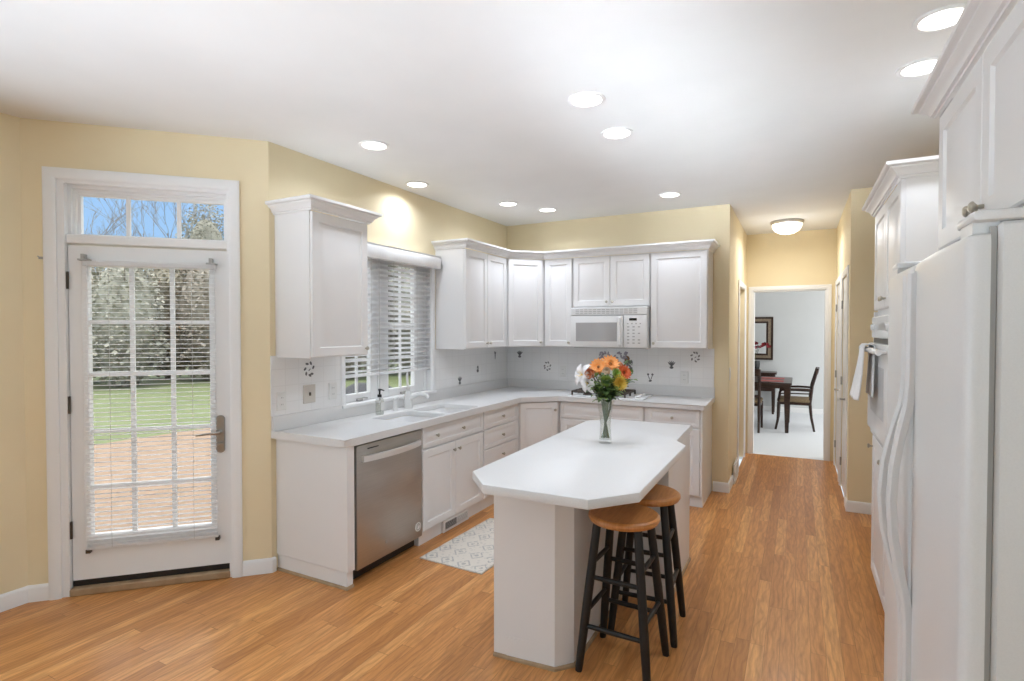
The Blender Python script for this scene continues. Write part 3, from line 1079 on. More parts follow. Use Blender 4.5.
# --- corner base (diagonal door)
cb = thing('base_cabinet', 'white diagonal corner base cabinet with one door', 'cabinet', (XW, YB, 0), 0, 'base cabinets')
mb = MB()
e = 0.02 * s2
poly = [(0.004, -0.004), (0.004, -0.90), (0.59, -0.90), (0.60, -0.897), (0.897, -0.60), (0.90, -0.59), (0.90, -0.004)]
mb.prism(poly, 0.10, 0.858)
obj('body', mb, 'cab', cb)
mb = MB()
mb.prism([(0.02, -0.02), (0.02, -0.90), (0.565, -0.90), (0.90, -0.565), (0.90, -0.02)], 0.0, 0.10)
obj('toe_kick', mb, 'cab', cb)
xf = Matrix.Translation((0.61, -0.90, 0)) @ Matrix.Rotation(R(45), 4, 'Z')
front('door', cb, 0.012, 0.398, 0.105, 0.852, 0.014, ((0.365, 0.775),), xf)

# --- range base
rb = thing('base_cabinet', 'white base cabinet below the cooktop with a wide false drawer', 'cabinet', (-2.065, YB, 0), 0, 'base cabinets')
W = 0.832
mb = MB()
mb.box(0.0, W, -D + 0.02, -0.004, 0.10, 0.858)
obj('body', mb, 'cab', rb)
mb = MB()
mb.box(0.0, W, -D + 0.035, -0.02, 0.0, 0.10)
obj('toe_kick', mb, 'cab', rb)
front('drawer', rb, 0.018, W - 0.006, 0.700, 0.852, D)
front('door', rb, 0.018, W / 2 - 0.002, 0.105, 0.685, D, ((W / 2 - 0.035, 0.625),))
front('door', rb, W / 2 + 0.002, W - 0.006, 0.105, 0.685, D, ((W / 2 + 0.035, 0.625),))

# --- right end base
eb = thing('base_cabinet', 'white base cabinet at the hall end with one drawer over a door', 'cabinet', (-1.230, YB, 0), 0, 'base cabinets')
W = 0.504
mb = MB()
mb.box(0.0, W, -D + 0.02, -0.004, 0.10, 0.858)
mb.box(W - 0.016, W, -D, -D + 0.02, 0.10, 0.858)
obj('body', mb, 'cab', eb)
mb = MB()
mb.box(0.0, W, -D + 0.035, -0.004, 0.0, 0.10)
obj('toe_kick', mb, 'cab', eb)
front('drawer', eb, 0.032, W - 0.020, 0.700, 0.852, D, ((0.25, 0.776),))
front('door', eb, 0.032, W - 0.020, 0.105, 0.685, D, ((0.07, 0.63),))

# --- worktop with sink cut-outs and upstands
wt = thing('worktop', 'white L-shaped kitchen worktop with upstand along both walls', 'worktop', (0, 0, 0))
mb = MB()
outer = [(XW, 2.352), (-2.425, 2.352), (-2.360, 2.374), (-2.332, 2.430), (-2.332, 4.618), (-2.058, 4.892), (-0.715, 4.892), (-0.703, 4.904), (-0.703, YB), (XW, YB)]
SK = [(-2.80, -2.40, 3.06, 3.50), (-2.80, -2.40, 3.55, 3.99)]


def rrect(xa, xb, ya, yb, r, n=5):
    pts = []
    for cx, cy, a0 in ((xb - r, yb - r, 0), (xa + r, yb - r, 90), (xa + r, ya + r, 180), (xb - r, ya + r, 270)):
        for k in range(n + 1):
            a = R(a0 + 90 * k / n)
            pts.append((cx + r * math.cos(a), cy + r * math.sin(a)))
    return pts


holes = [rrect(*s, 0.06) for s in SK]
ztop, zbot = 0.900, 0.860
for z in (ztop, zbot):
    es = []
    for loop in [outer] + holes:
        vs = [mb.v((x, y, z)) for x, y in loop]
        es += [mb.bm.edges.new((vs[i], vs[(i + 1) % len(vs)])) for i in range(len(vs))]
    r = bmesh.ops.triangle_fill(mb.bm, use_beauty=True, use_dissolve=False, edges=es)
for loop in [outer] + holes:
    mb.rings([[(x, y, zbot) for x, y in loop], [(x, y, ztop) for x, y in loop]], True, False, False)
bmesh.ops.remove_doubles(mb.bm, verts=mb.bm.verts, dist=1e-5)
edges = [e for e in mb.bm.edges if all(abs(v.co.z - ztop) < 1e-4 for v in e.verts) and len(e.link_faces) == 2 and any(abs(f.normal.z) < 0.5 for f in e.link_faces)]
mb.bm.normal_update()
edges = [e for e in mb.bm.edges if all(abs(v.co.z - ztop) < 1e-4 for v in e.verts) and len(e.link_faces) == 2 and min(abs(f.normal.z) for f in e.link_faces) < 0.5]
bmesh.ops.bevel(mb.bm, geom=edges, offset=0.007, segments=3, profile=0.5, affect='EDGES', clamp_overlap=True)
obj('slab', mb, 'counter', wt)
mb = MB()
mb.prism([(XW, 2.354), (XW + 0.02, 2.354), (XW + 0.02, 2.99), (XW, 2.99)], 0.9005, 1.00, 0.003)
mb.prism([(XW, 2.99), (XW + 0.02, 2.99), (XW + 0.02, 4.09), (XW, 4.09)], 0.9005, 0.972, 0.003)
mb.prism([(XW, 4.09), (XW + 0.02, 4.09), (XW + 0.02, YB - 0.02), (-0.703, YB - 0.02), (-0.703, YB), (XW, YB)], 0.9005, 1.00, 0.003)
obj('upstand', mb, 'counter', wt)
for (xa, xb, ya, yb), side in zip(SK, ('left', 'right')):
    mb = MB()
    mb.rings([[(x, y, z) for x, y in rrect(xa + i, xb - i, ya + i, yb - i, 0.06 + o)] for i, o, z in ((-0.006, 0, 0.862), (-0.006, 0, 0.858), (0.0, 0, 0.858), (0.008, 0, 0.79), (0.035, -0.01, 0.745), (0.10, -0.02, 0.738), (0.165, -0.03, 0.735))][2:], True, False, True)
    sk = obj('sink', mb, 'counter')
    md = sk.modifiers.new('thickness', 'SOLIDIFY')
    md.thickness = 0.006
    md.offset = -1
    tag(sk, 'white integral sink basin nearer the dishwasher' if side == 'left' else 'white integral sink basin nearer the corner cabinets', 'sink', 'sink basins')
    mb = MB()
    mb.lathe([(0.0, 0.0), (0.036, 0.0), (0.040, 0.004), (0.030, 0.006), (0.0, 0.003)], 20, ((xa + xb) / 2, (ya + yb) / 2, 0.7355))
    obj('drain', mb, 'steel_light', sk)

# --- tiled backsplash with sprig motifs
def leaf_dab(mb, x, z, l, w, ang, y, t=0.0012):
    n = 8
    ca, sa = math.cos(ang), math.sin(ang)
    r0 = []
    for k in range(n):
        a = 2 * PI * k / n
        p, q = l * math.cos(a), w * math.sin(a)
        r0.append((x + p * ca - q * sa, z + p * sa + q * ca))
    mb.rings([[(a, y, b) for a, b in r0], [(a, y - t, b) for a, b in r0]])


def sprig(mb, x, z, kind, y, rnd):
    if kind == 0:      # wreath of leaves
        for k in range(7):
            a = 2 * PI * k / 7 + rnd.random() * 0.4
            leaf_dab(mb, x + 0.036 * math.cos(a), z + 0.043 * math.sin(a), 0.014, 0.008, a + 0.8, y)
        leaf_dab(mb, x + 0.002, z - 0.004, 0.012, 0.004, 0.7, y)
    elif kind == 1:    # upright herb
        for k in range(5):
            a = R(50 + 20 * k)
            leaf_dab(mb, x + 0.028 * math.cos(a), z + 0.028 * math.sin(a), 0.028, 0.006, a, y)
        leaf_dab(mb, x, z - 0.012, 0.02, 0.014, 0, y)
    elif kind == 2:    # root vegetable
        leaf_dab(mb, x, z - 0.012, 0.022, 0.018, 0, y)
        for k in range(3):
            leaf_dab(mb, x - 0.012 + 0.012 * k, z + 0.022, 0.02, 0.004, R(75 + 15 * k), y)
    elif kind == 3:    # tall narrow bunch
        leaf_dab(mb, x, z, 0.045, 0.009, R(90), y)
        leaf_dab(mb, x - 0.012, z + 0.03, 0.018, 0.006, R(110), y)
        leaf_dab(mb, x + 0.012, z + 0.026, 0.018, 0.006, R(70), y)
    else:              # two flowers on stems
        for s in (-1, 1):
            leaf_dab(mb, x + s * 0.022, z + 0.035, 0.012, 0.011, 0, y)
            leaf_dab(mb, x + s * 0.012, z, 0.034, 0.004, R(90 - s * 20), y)
        leaf_dab(mb, x, z - 0.03, 0.018, 0.009, 0.2, y)


rnd = random.Random(5)
mb = MB()
ox = 2.35
mb.box(0.0, 2.945 - ox, -0.008, 0.0, 1.0005, 1.385)
mb.box(4.118 - ox, YB - ox - 0.0085, -0.008, 0.0, 1.0005, 1.372)
mb.mi = 1
for y, z, k in ((2.655, 1.282, 0), (4.53, 1.037, 1), (4.87, 1.137, 2), (5.24, 1.27, 3)):
    sprig(mb, y - ox, z, k, -0.0081, rnd)
struct('trim_2', mb, ['tile', 'motif'], 'white tile backsplash beside the window with dark sprig motifs', loc=(XW, ox, 0), rz=90, cat='backsplash')
mb = MB()
mb.box(0.0, -0.71 - XW, -0.008, 0.0, 1.0005, 1.372)
mb.mi = 1
for x, z, k in ((-2.80, 1.262, 1), (-2.455, 1.150, 0), (-2.10, 1.025, 4), (-1.32, 1.066, 4), (-1.11, 1.190, 1), (-0.885, 1.288, 0)):
    sprig(mb, x - XW, z, k, -0.0081, rnd)
mb.mi = 2                                  # mural above the cooktop
for k in range(26):
    leaf_dab(mb, -1.66 - XW + rnd.uniform(-0.19, 0.10), 1.285 + rnd.uniform(-0.03, 0.03), 0.022, 0.010, rnd.uniform(0, 3), -0.0081 - 0.00003 * k)
for k in range(18):
    mb.mi = 1
    leaf_dab(mb, -1.545 - XW + rnd.uniform(-0.035, 0.035), 1.16 + rnd.uniform(-0.08, 0.07), 0.022, 0.010, rnd.uniform(0, 3), -0.0081 - 0.00003 * k)
mb.mi = 3
leaf_dab(mb, -1.56 - XW, 1.255, 0.030, 0.030, 0, -0.0084)
mb.mi = 1
leaf_dab(mb, -1.56 - XW, 1.255, 0.010, 0.010, 0, -0.0098)
struct('trim_3', mb, ['tile', 'motif', 'motif_purple', 'motif_brown'], 'white tile backsplash behind the cooktop with dark sprig motifs', loc=(XW, YB, 0), cat='backsplash')

# outlets and switches
def plate(name, label, cat, loc, rz, w, h, matn, kind, group=None):
    t = thing(name, label, cat, loc, rz, group)
    mb = MB()
    mb.rings([[(a, y, b) for a, b in ((-w / 2 + i, -h / 2 + i), (w / 2 - i, -h / 2 + i), (w / 2 - i, h / 2 - i), (-w / 2 + i, h / 2 - i))] for i, y in ((0, 0), (0, -0.003), (0.004, -0.006))])
    obj('cover_plate', mb, matn, t)
    if kind == 'rocker':
        n = max(1, round(w / 0.07))
        for k in range(n):
            x = (k - (n - 1) / 2) * 0.046
            mb = MB()
            mb.box(x - 0.016, x + 0.016, -0.010, -0.0055, -0.033, 0.033, 0.002)
            obj('rocker', mb, 'trim', t)
    elif kind == 'outlet':
        for z in (0.022, -0.022):
            mb = MB()
            mb.lathe([(0.017, 0.0055), (0.017, 0.008), (0, 0.0082)], 16, (0, 0, z), RX90)
            mb.mi = 1
            for s in (-1, 1):
                mb.box(s * 0.006 - 0.001, s * 0.006 + 0.001, -0.0088, -0.0081, z - 0.004, z + 0.004)
            obj('socket', mb, [matn, 'black'], t)
    else:
        mb = MB()
        mb.box(-0.006, 0.006, -0.016, -0.0055, -0.012, 0.012, 0.002)
        tag(obj('toggle', mb, 'darkmetal', t), 'dark toggle')
    return t


plate('light_switch', 'beige metal switch plate with dark toggle below the sprig tile', 'switch', (XW + 0.0083, 2.652, 1.113), 90, 0.105, 0.125, 'beige_plate', 'toggle')
plate('wall_outlet', 'white outlet by the left end of the window-wall backsplash', 'outlet', (XW + 0.0083, 2.425, 1.09), 90, 0.075, 0.12, 'outlet_plate', 'outlet', 'kitchen outlets')
plate('wall_outlet', 'white outlet between the beige switch plate and window', 'outlet', (XW + 0.0083, 2.865, 1.113), 90, 0.075, 0.12, 'outlet_plate', 'outlet', 'kitchen outlets')
plate('wall_outlet', 'white outlet on back-wall tile left of the cooktop', 'outlet', (-2.27, YB - 0.0083, 1.10), 0, 0.075, 0.12, 'outlet_plate', 'outlet', 'kitchen outlets')
plate('wall_outlet', 'white outlet on back-wall tile right of the cooktop', 'outlet', (-0.985, YB - 0.0083, 1.085), 0, 0.075, 0.12, 'outlet_plate', 'outlet', 'kitchen outlets')
plate('light_switch', 'white light switch on the left hall wall corner', 'switch', (-0.5798, 5.60, 1.13), 90, 0.075, 0.12, 'outlet_plate', 'rocker')

rg = thing('wall_register', 'white return-air register low on the left hall wall', 'vent', (-0.5658, 5.86, 0), 90)
mb = MB()
mb.box(0, 0.36, -0.016, 0.0, 0.0, 0.20, 0.004)
obj('frame', mb, 'trim', rg)
mb = MB()
for k in range(9):
    z = 0.03 + 0.016 * k
    mb.box(0.025, 0.335, -0.019, -0.0162, z, z + 0.008)
obj('grille', mb, 'outlet_plate', rg)

# --- wall cabinets
UD = 0.33
UZ0, UZ1 = 1.375, 2.285


def wall_cab(label, loc, rz, W, z0, z1, fronts, d=UD, group='wall cabinets'):
    t = thing('wall_cabinet', label, 'cabinet', loc, rz, group)
    mb = MB()
    mb.box(0.0, W, -d + 0.02, 0.0, z0, z1)
    obj('body', mb, 'cab', t)
    for x0, x1, kx, kz in fronts:
        front('door', t, x0, x1, z0 + 0.008, z1 - 0.008, d, ((kx, kz),))
    return t


lc = wall_cab('white single-door wall cabinet left of the kitchen window', (XW, 2.391, 0), 90, 0.498, UZ0, UZ1, [(0.006, 0.492, 0.462, 1.425)])
mb = MB()
mb.sweep([(0.0, 0.0), (0.0, -UD), (0.498, -UD), (0.498, 0.0)], [(a * 1.13, b) for a, b in CROWN], 2.283)
obj('crown_moulding', mb, 'cab', lc)
wall_cab('white two-door wall cabinet right of the kitchen window', (XW, 4.135, 0), 90, 0.784, UZ0, UZ1, [(0.006, 0.390, 0.362, 1.425), (0.394, 0.778, 0.422, 1.425)])
dc = thing('wall_cabinet', 'white diagonal wall cabinet in the corner', 'cabinet', (XW, YB, 0), 0, 'wall cabinets')
mb = MB()
mb.prism([(0, 0), (0, -0.6105), (0.31, -0.6105), (0.319, -0.602), (0.602, -0.319), (0.6105, -0.31), (0.6105, 0)], UZ0, UZ1)
obj('body', mb, 'cab', dc)
xf = Matrix.Translation((0.33, -0.61, 0)) @ Matrix.Rotation(R(45), 4, 'Z')
front('door', dc, 0.010, 0.386, UZ0 + 0.008, UZ1 - 0.008, 0.012, ((0.355, 1.425),), xf)
wall_cab('white narrow wall cabinet between corner cabinet and microwave', (-2.356, YB, 0), 0, 0.318, UZ0, UZ1, [(0.012, 0.312, 0.285, 1.425)])
wall_cab('white short two-door wall cabinet above the microwave', (-2.034, YB, 0), 0, 0.782, 1.778, UZ1, [(0.006, 0.389, 0.362, 1.828), (0.393, 0.776, 0.420, 1.828)])
wall_cab('white wide single-door wall cabinet right of the microwave', (-1.248, YB, 0), 0, 0.521, UZ0, UZ1, [(0.006, 0.515, 0.036, 1.425)])
mb = MB()
mb.sweep([(XW, 4.135), (-2.64, 4.135), (-2.64, 4.92), (-2.36, 5.20), (-0.727, 5.20), (-0.727, YB)], CROWN, 2.2853)
tag(obj('crown_moulding', mb, 'cab'), 'long white crown moulding along the tops of the right-hand wall cabinets', 'moulding')

# --- microwave
mw = thing('microwave', 'white over-the-range microwave under the short wall cabinet', 'microwave', (-2.024, YB, 1.378), 0)
mb = MB()
mb.box(0, 0.765, -0.37, 0, 0, 0.396, 0.004)
obj('body', mb, 'appl', mw)
mb = MB()
mb.box(0.0, 0.765, -0.40, -0.3705, 0.318, 0.392, 0.004)
vg = obj('vent_grille', mb, 'appl', mw)
mb = MB()
for r_ in range(3):
    for k in range(14):
        x = 0.05 + k * 0.045
        z = 0.333 + r_ * 0.018
        mb.box(x, x + 0.036, -0.4012, -0.4002, z, z + 0.007)
obj('louvre_slots', mb, 'appl_grey', vg)
mb = MB()
mb.box(0.0, 0.535, -0.405, -0.3705, 0.006, 0.310, 0.006, 2)
md_ = obj('door', mb, 'appl', mw)
mb = MB()
mb.rings([[(0.055 + i, y, 0.062 + i), (0.475 - i, y, 0.062 + i), (0.475 - i, y, 0.245 - i), (0.055 + i, y, 0.245 - i)] for i, y in ((0, -0.4048), (0, -0.4065), (0.003, -0.407))])
obj('door_window', mb, 'mw_glass', md_)
mb = MB()
mb.tube([(0.508, -0.404, 0.30), (0.508, -0.432, 0.285), (0.508, -0.435, 0.16), (0.508, -0.432, 0.035), (0.508, -0.404, 0.02)], 0.012, 10)
obj('handle', mb, 'appl', md_)
mb = MB()
mb.box(0.540, 0.765, -0.403, -0.3705, 0.006, 0.314, 0.006, 2)
cp = obj('control_panel', mb, 'appl', mw)
mb = MB()
mb.box(0.595, 0.668, -0.4045, -0.4028, 0.262, 0.286)
tag(obj('display', mb, 'display', cp), 'small black display')
for r_ in range(7):
    for c_ in range(4 if r_ == 0 else 3):
        if c_ == 2 and r_ in (2, 4):
            continue
        x = 0.575 + c_ * (0.040 if r_ == 0 else 0.052)
        z = 0.228 - r_ * 0.031
        mb = MB()
        mb.box(x, x + (0.014 if r_ == 0 else 0.022), -0.4042, -0.4028, z, z + 0.011)
        obj('key', mb, 'appl_grey', cp)
mb = MB()
mb.box(0.02, 0.745, -0.36, -0.06, -0.006, -0.0002)
obj('underside_filter', mb, 'appl_grey', mw)

# --- cooktop
ck = thing('cooktop', 'white gas cooktop with dark cast-iron grates on the back counter', 'cooktop', (-2.02, 5.0, 0.9002), 0)
mb = MB()
mb.box(0.0, 0.76, 0.0, 0.42, 0.0, 0.010, 0.004)
obj('glass_top', mb, 'appl', ck)
for gx in (0.05, 0.33):
    mb = MB()
    x0, x1, y0, y1 = gx, gx + 0.25, 0.03, 0.39
    z = 0.045
    loop = [(x0, y0, z), (x1, y0, z), (x1, y1, z), (x0, y1, z), (x0, y0, z)]
    for a, b in zip(loop, loop[1:]):
        mb.tube([a, b], 0.010, 6)
    ym = (y0 + y1) / 2
    mb.tube([(x0, ym, z), (x1, ym, z)], 0.009, 6)
    xm = (x0 + x1) / 2
    for yc in ((y0 + ym) / 2, (ym + y1) / 2):
        for dx, dy in ((1, 0), (-1, 0), (0, 1), (0, -1)):
            mb.tube([(xm + dx * 0.03, yc + dy * 0.03, z + 0.006), (xm + dx * 0.122, yc + dy * 0.087, z)], 0.008, 6)
    for x in (x0, x1):
        for y in (y0, ym, y1):
            mb.tube([(x, y, 0.0102), (x, y, z)], 0.009, 6)
    g = obj('grate', mb, 'iron', ck)
    for yc in ((y0 + ym) / 2, (ym + y1) / 2):
        mb = MB()
        mb.lathe([(0.045, 0.0102), (0.045, 0.018), (0.032, 0.022), (0.032, 0.032), (0.0, 0.034)], 18, (xm, yc, 0))
        obj('burner', mb, 'iron', ck)
for k in range(4):
    mb = MB()
    mb.lathe([(0.021, 0.0102), (0.019, 0.026), (0.015, 0.030), (0.0, 0.030)], 16, (0.68, 0.07 + 0.09 * k, 0))
    mb.box(0.677, 0.683, 0.07 + 0.09 * k - 0.018, 0.07 + 0.09 * k + 0.018, 0.029, 0.034)
    obj('control_knob', mb, 'appl', ck)

# --- soap bottle, faucet, side sprayer
sp_ = thing('soap_bottle', 'clear soap bottle with black pump beside the sink', 'bottle', (-2.85, 3.235, 0.9002))
mb = MB()
mb.lathe([(0.0, 0.0), (0.030, 0.0), (0.032, 0.006), (0.032, 0.105), (0.028, 0.120), (0.014, 0.130), (0.014, 0.138), (0.0, 0.138)], 20)
obj('bottle', mb, 'bottle', sp_)
mb = MB()
mb.lathe([(0.0, 0.004), (0.028, 0.004), (0.028, 0.085), (0.0, 0.085)], 16)
obj('liquid', mb, 'water', sp_)
mb = MB()
mb.box(0.0318, 0.0328, -0.02, 0.02, 0.03, 0.095)
obj('paper_label', mb, 'outlet_plate', sp_)
mb = MB()
mb.lathe([(0.016, 0.134), (0.016, 0.152), (0.007, 0.156), (0.007, 0.182), (0.012, 0.186), (0.012, 0.196), (0.0, 0.198)], 14)
mb.tube([(0, 0, 0.190), (0.02, 0, 0.192), (0.045, 0.0, 0.186)], [0.006, 0.005, 0.004], 8)
tag(obj('pump', mb, 'black', sp_), 'black pump')

fc = thing('faucet', 'white single-lever kitchen faucet behind the sink', 'faucet', (-2.865, 3.60, 0.9002))
mb = MB()
mb.lathe([(0.0, 0.0), (0.036, 0.0), (0.036, 0.006), (0.034, 0.03), (0.033, 0.09), (0.026, 0.12), (0.020, 0.135), (0.017, 0.15), (0.0, 0.152)], 20)
obj('body', mb, 'appl', fc)
mb = MB()
mb.tube([(0.0, 0, 0.07), (0.05, 0, 0.10), (0.12, 0, 0.125), (0.19, 0, 0.120), (0.21, 0, 0.095)], [0.020, 0.017, 0.014, 0.013, 0.013], 12)
obj('spout', mb, 'appl', fc)
mb = MB()
mb.lathe([(0.0, 0.153), (0.017, 0.153), (0.019, 0.165), (0.016, 0.18), (0.0, 0.181)], 14)
mb.mi = 1
mb.tube([(0.0, 0, 0.176), (-0.006, 0, 0.21), (-0.010, 0.0, 0.27), (-0.004, 0, 0.30)], [0.008, 0.009, 0.011, 0.006], 8)
obj('lever', mb, ['steel_light', 'appl'], fc)
ss = thing('soap_pump', 'small white counter-mounted dispenser left of the faucet', 'dispenser', (-2.88, 3.455, 0.9002))
mb = MB()
mb.lathe([(0.0, 0.0), (0.022, 0.0), (0.022, 0.006), (0.016, 0.02), (0.014, 0.08), (0.017, 0.085), (0.017, 0.10), (0.0, 0.104)], 16)
obj('stem', mb, 'appl', ss)
mb = MB()
mb.tube([(0, 0, 0.095), (0.04, 0, 0.112), (0.085, 0, 0.105)], [0.008, 0.007, 0.006], 8)
obj('nozzle', mb, 'appl', ss)

# ------------------------------------------------------------------ island
isl = thing('kitchen_island', 'white kitchen island with faceted white top in front of the stools', 'island', (-0.95, 2.25, 0))
I0 = Vector((-0.95, 2.25))
top = [(-1.172, 1.966), (-0.707, 1.975), (-0.556, 2.160), (-0.556, 3.170), (-0.634, 3.275), (-0.634, 3.86), (-1.205, 3.86), (-1.340, 3.73), (-1.325, 2.131)]
mb = MB()
mb.prism([(x - I0.x, y - I0.y) for x, y in top], 0.858, 0.900, 0.006)
obj('worktop', mb, 'counter', isl)
foot = [(-1.272, 2.238), (-0.968, 2.262), (-0.903, 2.335), (-0.903, 3.118), (-0.640, 3.118), (-0.640, 3.80), (-1.272, 3.80)]
mb = MB()
mb.prism([(x - I0.x, y - I0.y) for x, y in foot[:1] + foot[1:]], 0.105, 0.8575)
obj('body', mb, 'cab', isl)
kick = [(-1.205, 2.240), (-0.968, 2.262), (-0.903, 2.335), (-0.903, 3.118), (-0.640, 3.118), (-0.640, 3.80), (-1.205, 3.80)]
mb = MB()
mb.prism([(x - I0.x, y - I0.y) for x, y in kick], 0.0, 0.105)
mb.prism([(x - I0.x, y - I0.y) for x, y in [(-1.272, 2.238), (-0.968, 2.262), (-0.968, 2.28), (-1.272, 2.256)]], 0.0, 0.105)
obj('toe_kick', mb, 'cab', isl)
mb = MB()
mb.sweep([(x - I0.x, y - I0.y) for x, y in foot[:6]], [(0, 0), (0.012, 0), (0.010, 0.010), (0.004, 0.016), (0, 0.016)])
tag(obj('shoe_moulding', mb, 'shoe', isl), 'bare oak shoe moulding')
mb = MB()
for k, p in enumerate(((-0.9025, 3.09),)):
    mb.box(p[0] - I0.x, p[0] - I0.x + 0.010, p[1] - I0.y - 0.02, p[1] - I0.y + 0.02, 0.02, 0.857)
obj('corner_batten', mb, 'cab', isl)
# doors on the sink side (local x runs towards -y there)
xf = Matrix.Translation((-1.272 - I0.x, 3.80 - I0.y, 0)) @ Matrix.Rotation(R(-90), 4, 'Z')
for xa, xb, kx in ((0.02, 0.52, 0.485), (0.525, 1.02, 0.56), (1.03, 1.53, 1.065)):
    mb = MB(xf)
    mb.panel(xa, xb, 0.115, 0.685, 0.0, 0.018)
    dr = obj('door', mb, 'cab', isl)
    knob(dr, kx, 0.62, -0.018, xf)
    mb = MB(xf)
    mb.panel(xa, xb, 0.70, 0.848, 0.0, 0.018, 0.03)
    dr = obj('drawer', mb, 'cab', isl)
    knob(dr, (xa + xb) / 2, 0.774, -0.018, xf)

# ------------------------------------------------------------------ bar stools
def stool(label, x, y, rz):
    t = thing('bar_stool', label, 'stool', (x, y, 0), rz, 'bar stools at the island')
    H = 0.705
    mb = MB()
    mb.lathe([(0.0, H - 0.040), (0.140, H - 0.040), (0.156, H - 0.034), (0.164, H - 0.020), (0.162, H - 0.008), (0.152, H - 0.001), (0.11, H - 0.002), (0.0, H - 0.006)], 40)
    obj('seat', mb, 'seat_wood', t)
    a, b = 0.095, 0.158

    def pos(sx, sy, z):
        k = 1 - z / (H - 0.04)
        r = a + (b - a) * k
        return Vector((sx * r, sy * r, z))
    for sx in (-1, 1):
        for sy in (-1, 1):
            mb = MB()
            mb.tube([pos(sx, sy, 0.0), pos(sx, sy, 0.02), pos(sx, sy, 0.2), pos(sx, sy, 0.45), pos(sx, sy, H - 0.0405)], [0.0155, 0.0175, 0.0205, 0.0205, 0.019], 12)
            obj('leg', mb, 'blackwood', t)
    for (p, q), zs in ((((-1, -1), (1, -1)), (0.205, 0.425)), (((-1, 1), (1, 1)), (0.205, 0.425)), (((-1, -1), (-1, 1)), (0.265, 0.485)), (((1, -1), (1, 1)), (0.265, 0.485))):
        for z in zs:
            A, B = pos(*p, z), pos(*q, z)
            mb = MB()
            mb.tube([A, A.lerp(B, 0.5), B], [0.010, 0.012, 0.010], 10)
            obj('rung', mb, 'blackwood', t)
    return t


stool('round wooden stool with black legs nearest the viewer at the island', -0.708, 2.465, -2)
stool('round wooden stool with black legs farther along the island', -0.690, 2.855, 3)

# ------------------------------------------------------------------ rug
mb = MB()
mb.grid(lambda u, v: (-0.25 + 0.5 * u, -0.45 + 0.9 * v, 0.007 + 0.0012 * math.sin(19 * u + 7 * v) * math.sin(23 * v)), 24, 40)
rv = obj('rug', mb, 'rug', loc=(-1.995, 3.40, 0))
rv.rotation_euler = (0, 0, R(-2))
sol = rv.modifiers.new('thickness', 'SOLIDIFY')
sol.thickness = 0.0075
sol.offset = -1
tag(rv, 'small cream rug with grey lattice pattern on the floor before the sink', 'rug')

# ------------------------------------------------------------------ refrigerator (right side; local x runs towards -y, local -y faces the room)
FX = 0.256
fr = thing('refrigerator', 'white side-by-side refrigerator at the right edge', 'refrigerator', (1.00, 2.13, 0), -90)
FD = 1.00 - FX
FW = 0.93
mb = MB()
mb.box(0.004, FW - 0.004, -FD + 0.044, 0.0, 0.03, 1.735, 0.006)
obj('body', mb, 'fridge', fr)
mb = MB()
mb.box(0.012, FW - 0.012, -FD + 0.034, -FD + 0.0435, 0.11, 1.728)
tag(obj('gasket', mb, 'appl_grey', fr), 'grey door gasket')
mb = MB()
mb.box(0.01, FW - 0.01, -FD + 0.025, -FD + 0.0435, 0.01, 0.095, 0.004)
obj('base_grille', mb, 'fridge', fr)


def fridge_door(name, x0, x1):
    mb = MB()
    n = 6
    r = 0.022
    outline = [(x0, -FD + 0.033), (x0, -FD + r)]
    for k in range(1, n + 1):
        a = R(90 * k / n)
        outline.append((x0 + r - r * math.cos(a), -FD + r - r * math.sin(a)))
    for k in range(1, 8):
        t = k / 8
        outline.append((x0 + r + (x1 - x0 - 2 * r) * t, -FD - 0.006 * math.sin(PI * t)))
    for k in range(0, n + 1):
        a = R(90 * (1 - k / n))
        outline.append((x1 - r + r * math.cos(a), -FD + r - r * math.sin(a)))
    outline.append((x1, -FD + 0.033))
    rings = []
    for z, ins in ((0.10, 0.010), (0.104, 0.003), (0.115, 0.0), (1.700, 0.0), (1.712, 0.003), (1.716, 0.010)):
        rings.append([(min(max(x, x0 + ins), x1 - ins), min(y + ins, -FD + 0.033), z) for x, y in outline])
    mb.rings(rings)
    return obj(name, mb, 'fridge', fr)


xs_ = 0.440
fz = fridge_door('freezer_door', 0.0, xs_ - 0.003)
fd = fridge_door('fridge_door', xs_ + 0.003, FW)


def bow_handle(parent, x, s, out):
    mb = MB()
    pts = []
    for z, b in ((0.125, 0.0), (0.60, 0.0), (0.82, 0.002), (0.88, 0.008), (0.95, 0.026), (1.03, 0.043), (1.12, 0.050), (1.21, 0.043), (1.29, 0.026), (1.36, 0.008), (1.42, 0.002), (1.69, 0.0)):
        pts.append((x, -FD - 0.007 - b * out, z))
    rings = []
    for x_, y_, z in pts:
        rings.append([(x_ - 0.013, y_ + 0.010, z), (x_ - 0.014, y_ - 0.004, z), (x_ - 0.008, y_ - 0.011, z), (x_ + 0.008, y_ - 0.011, z), (x_ + 0.014, y_ - 0.004, z), (x_ + 0.013, y_ + 0.010, z)])
    mb.rings(rings)
    for za, zb in ((0.12, 0.85), (1.39, 1.695)):
        mb.box(x - 0.011, x + 0.011, -FD - 0.005, -FD + 0.012, za, zb)
    obj('handle', mb, 'fridge', parent)


bow_handle(fz, xs_ - 0.030, 1, 1.0)
bow_handle(fd, xs_ + 0.034, -1, 0.75)
for xa, xb in ((0.02, 0.12), (FW - 0.12, FW + 0.0)):
    mb = MB()
    mb.box(xa, xb, -FD + 0.008, -FD + 0.16, 1.7365, 1.756, 0.008, 2)
    mb.box(xa + 0.02, xb - 0.02, -FD + 0.012, -FD + 0.05, 1.7165, 1.738)
    obj('hinge_cover', mb, 'fridge', fr)

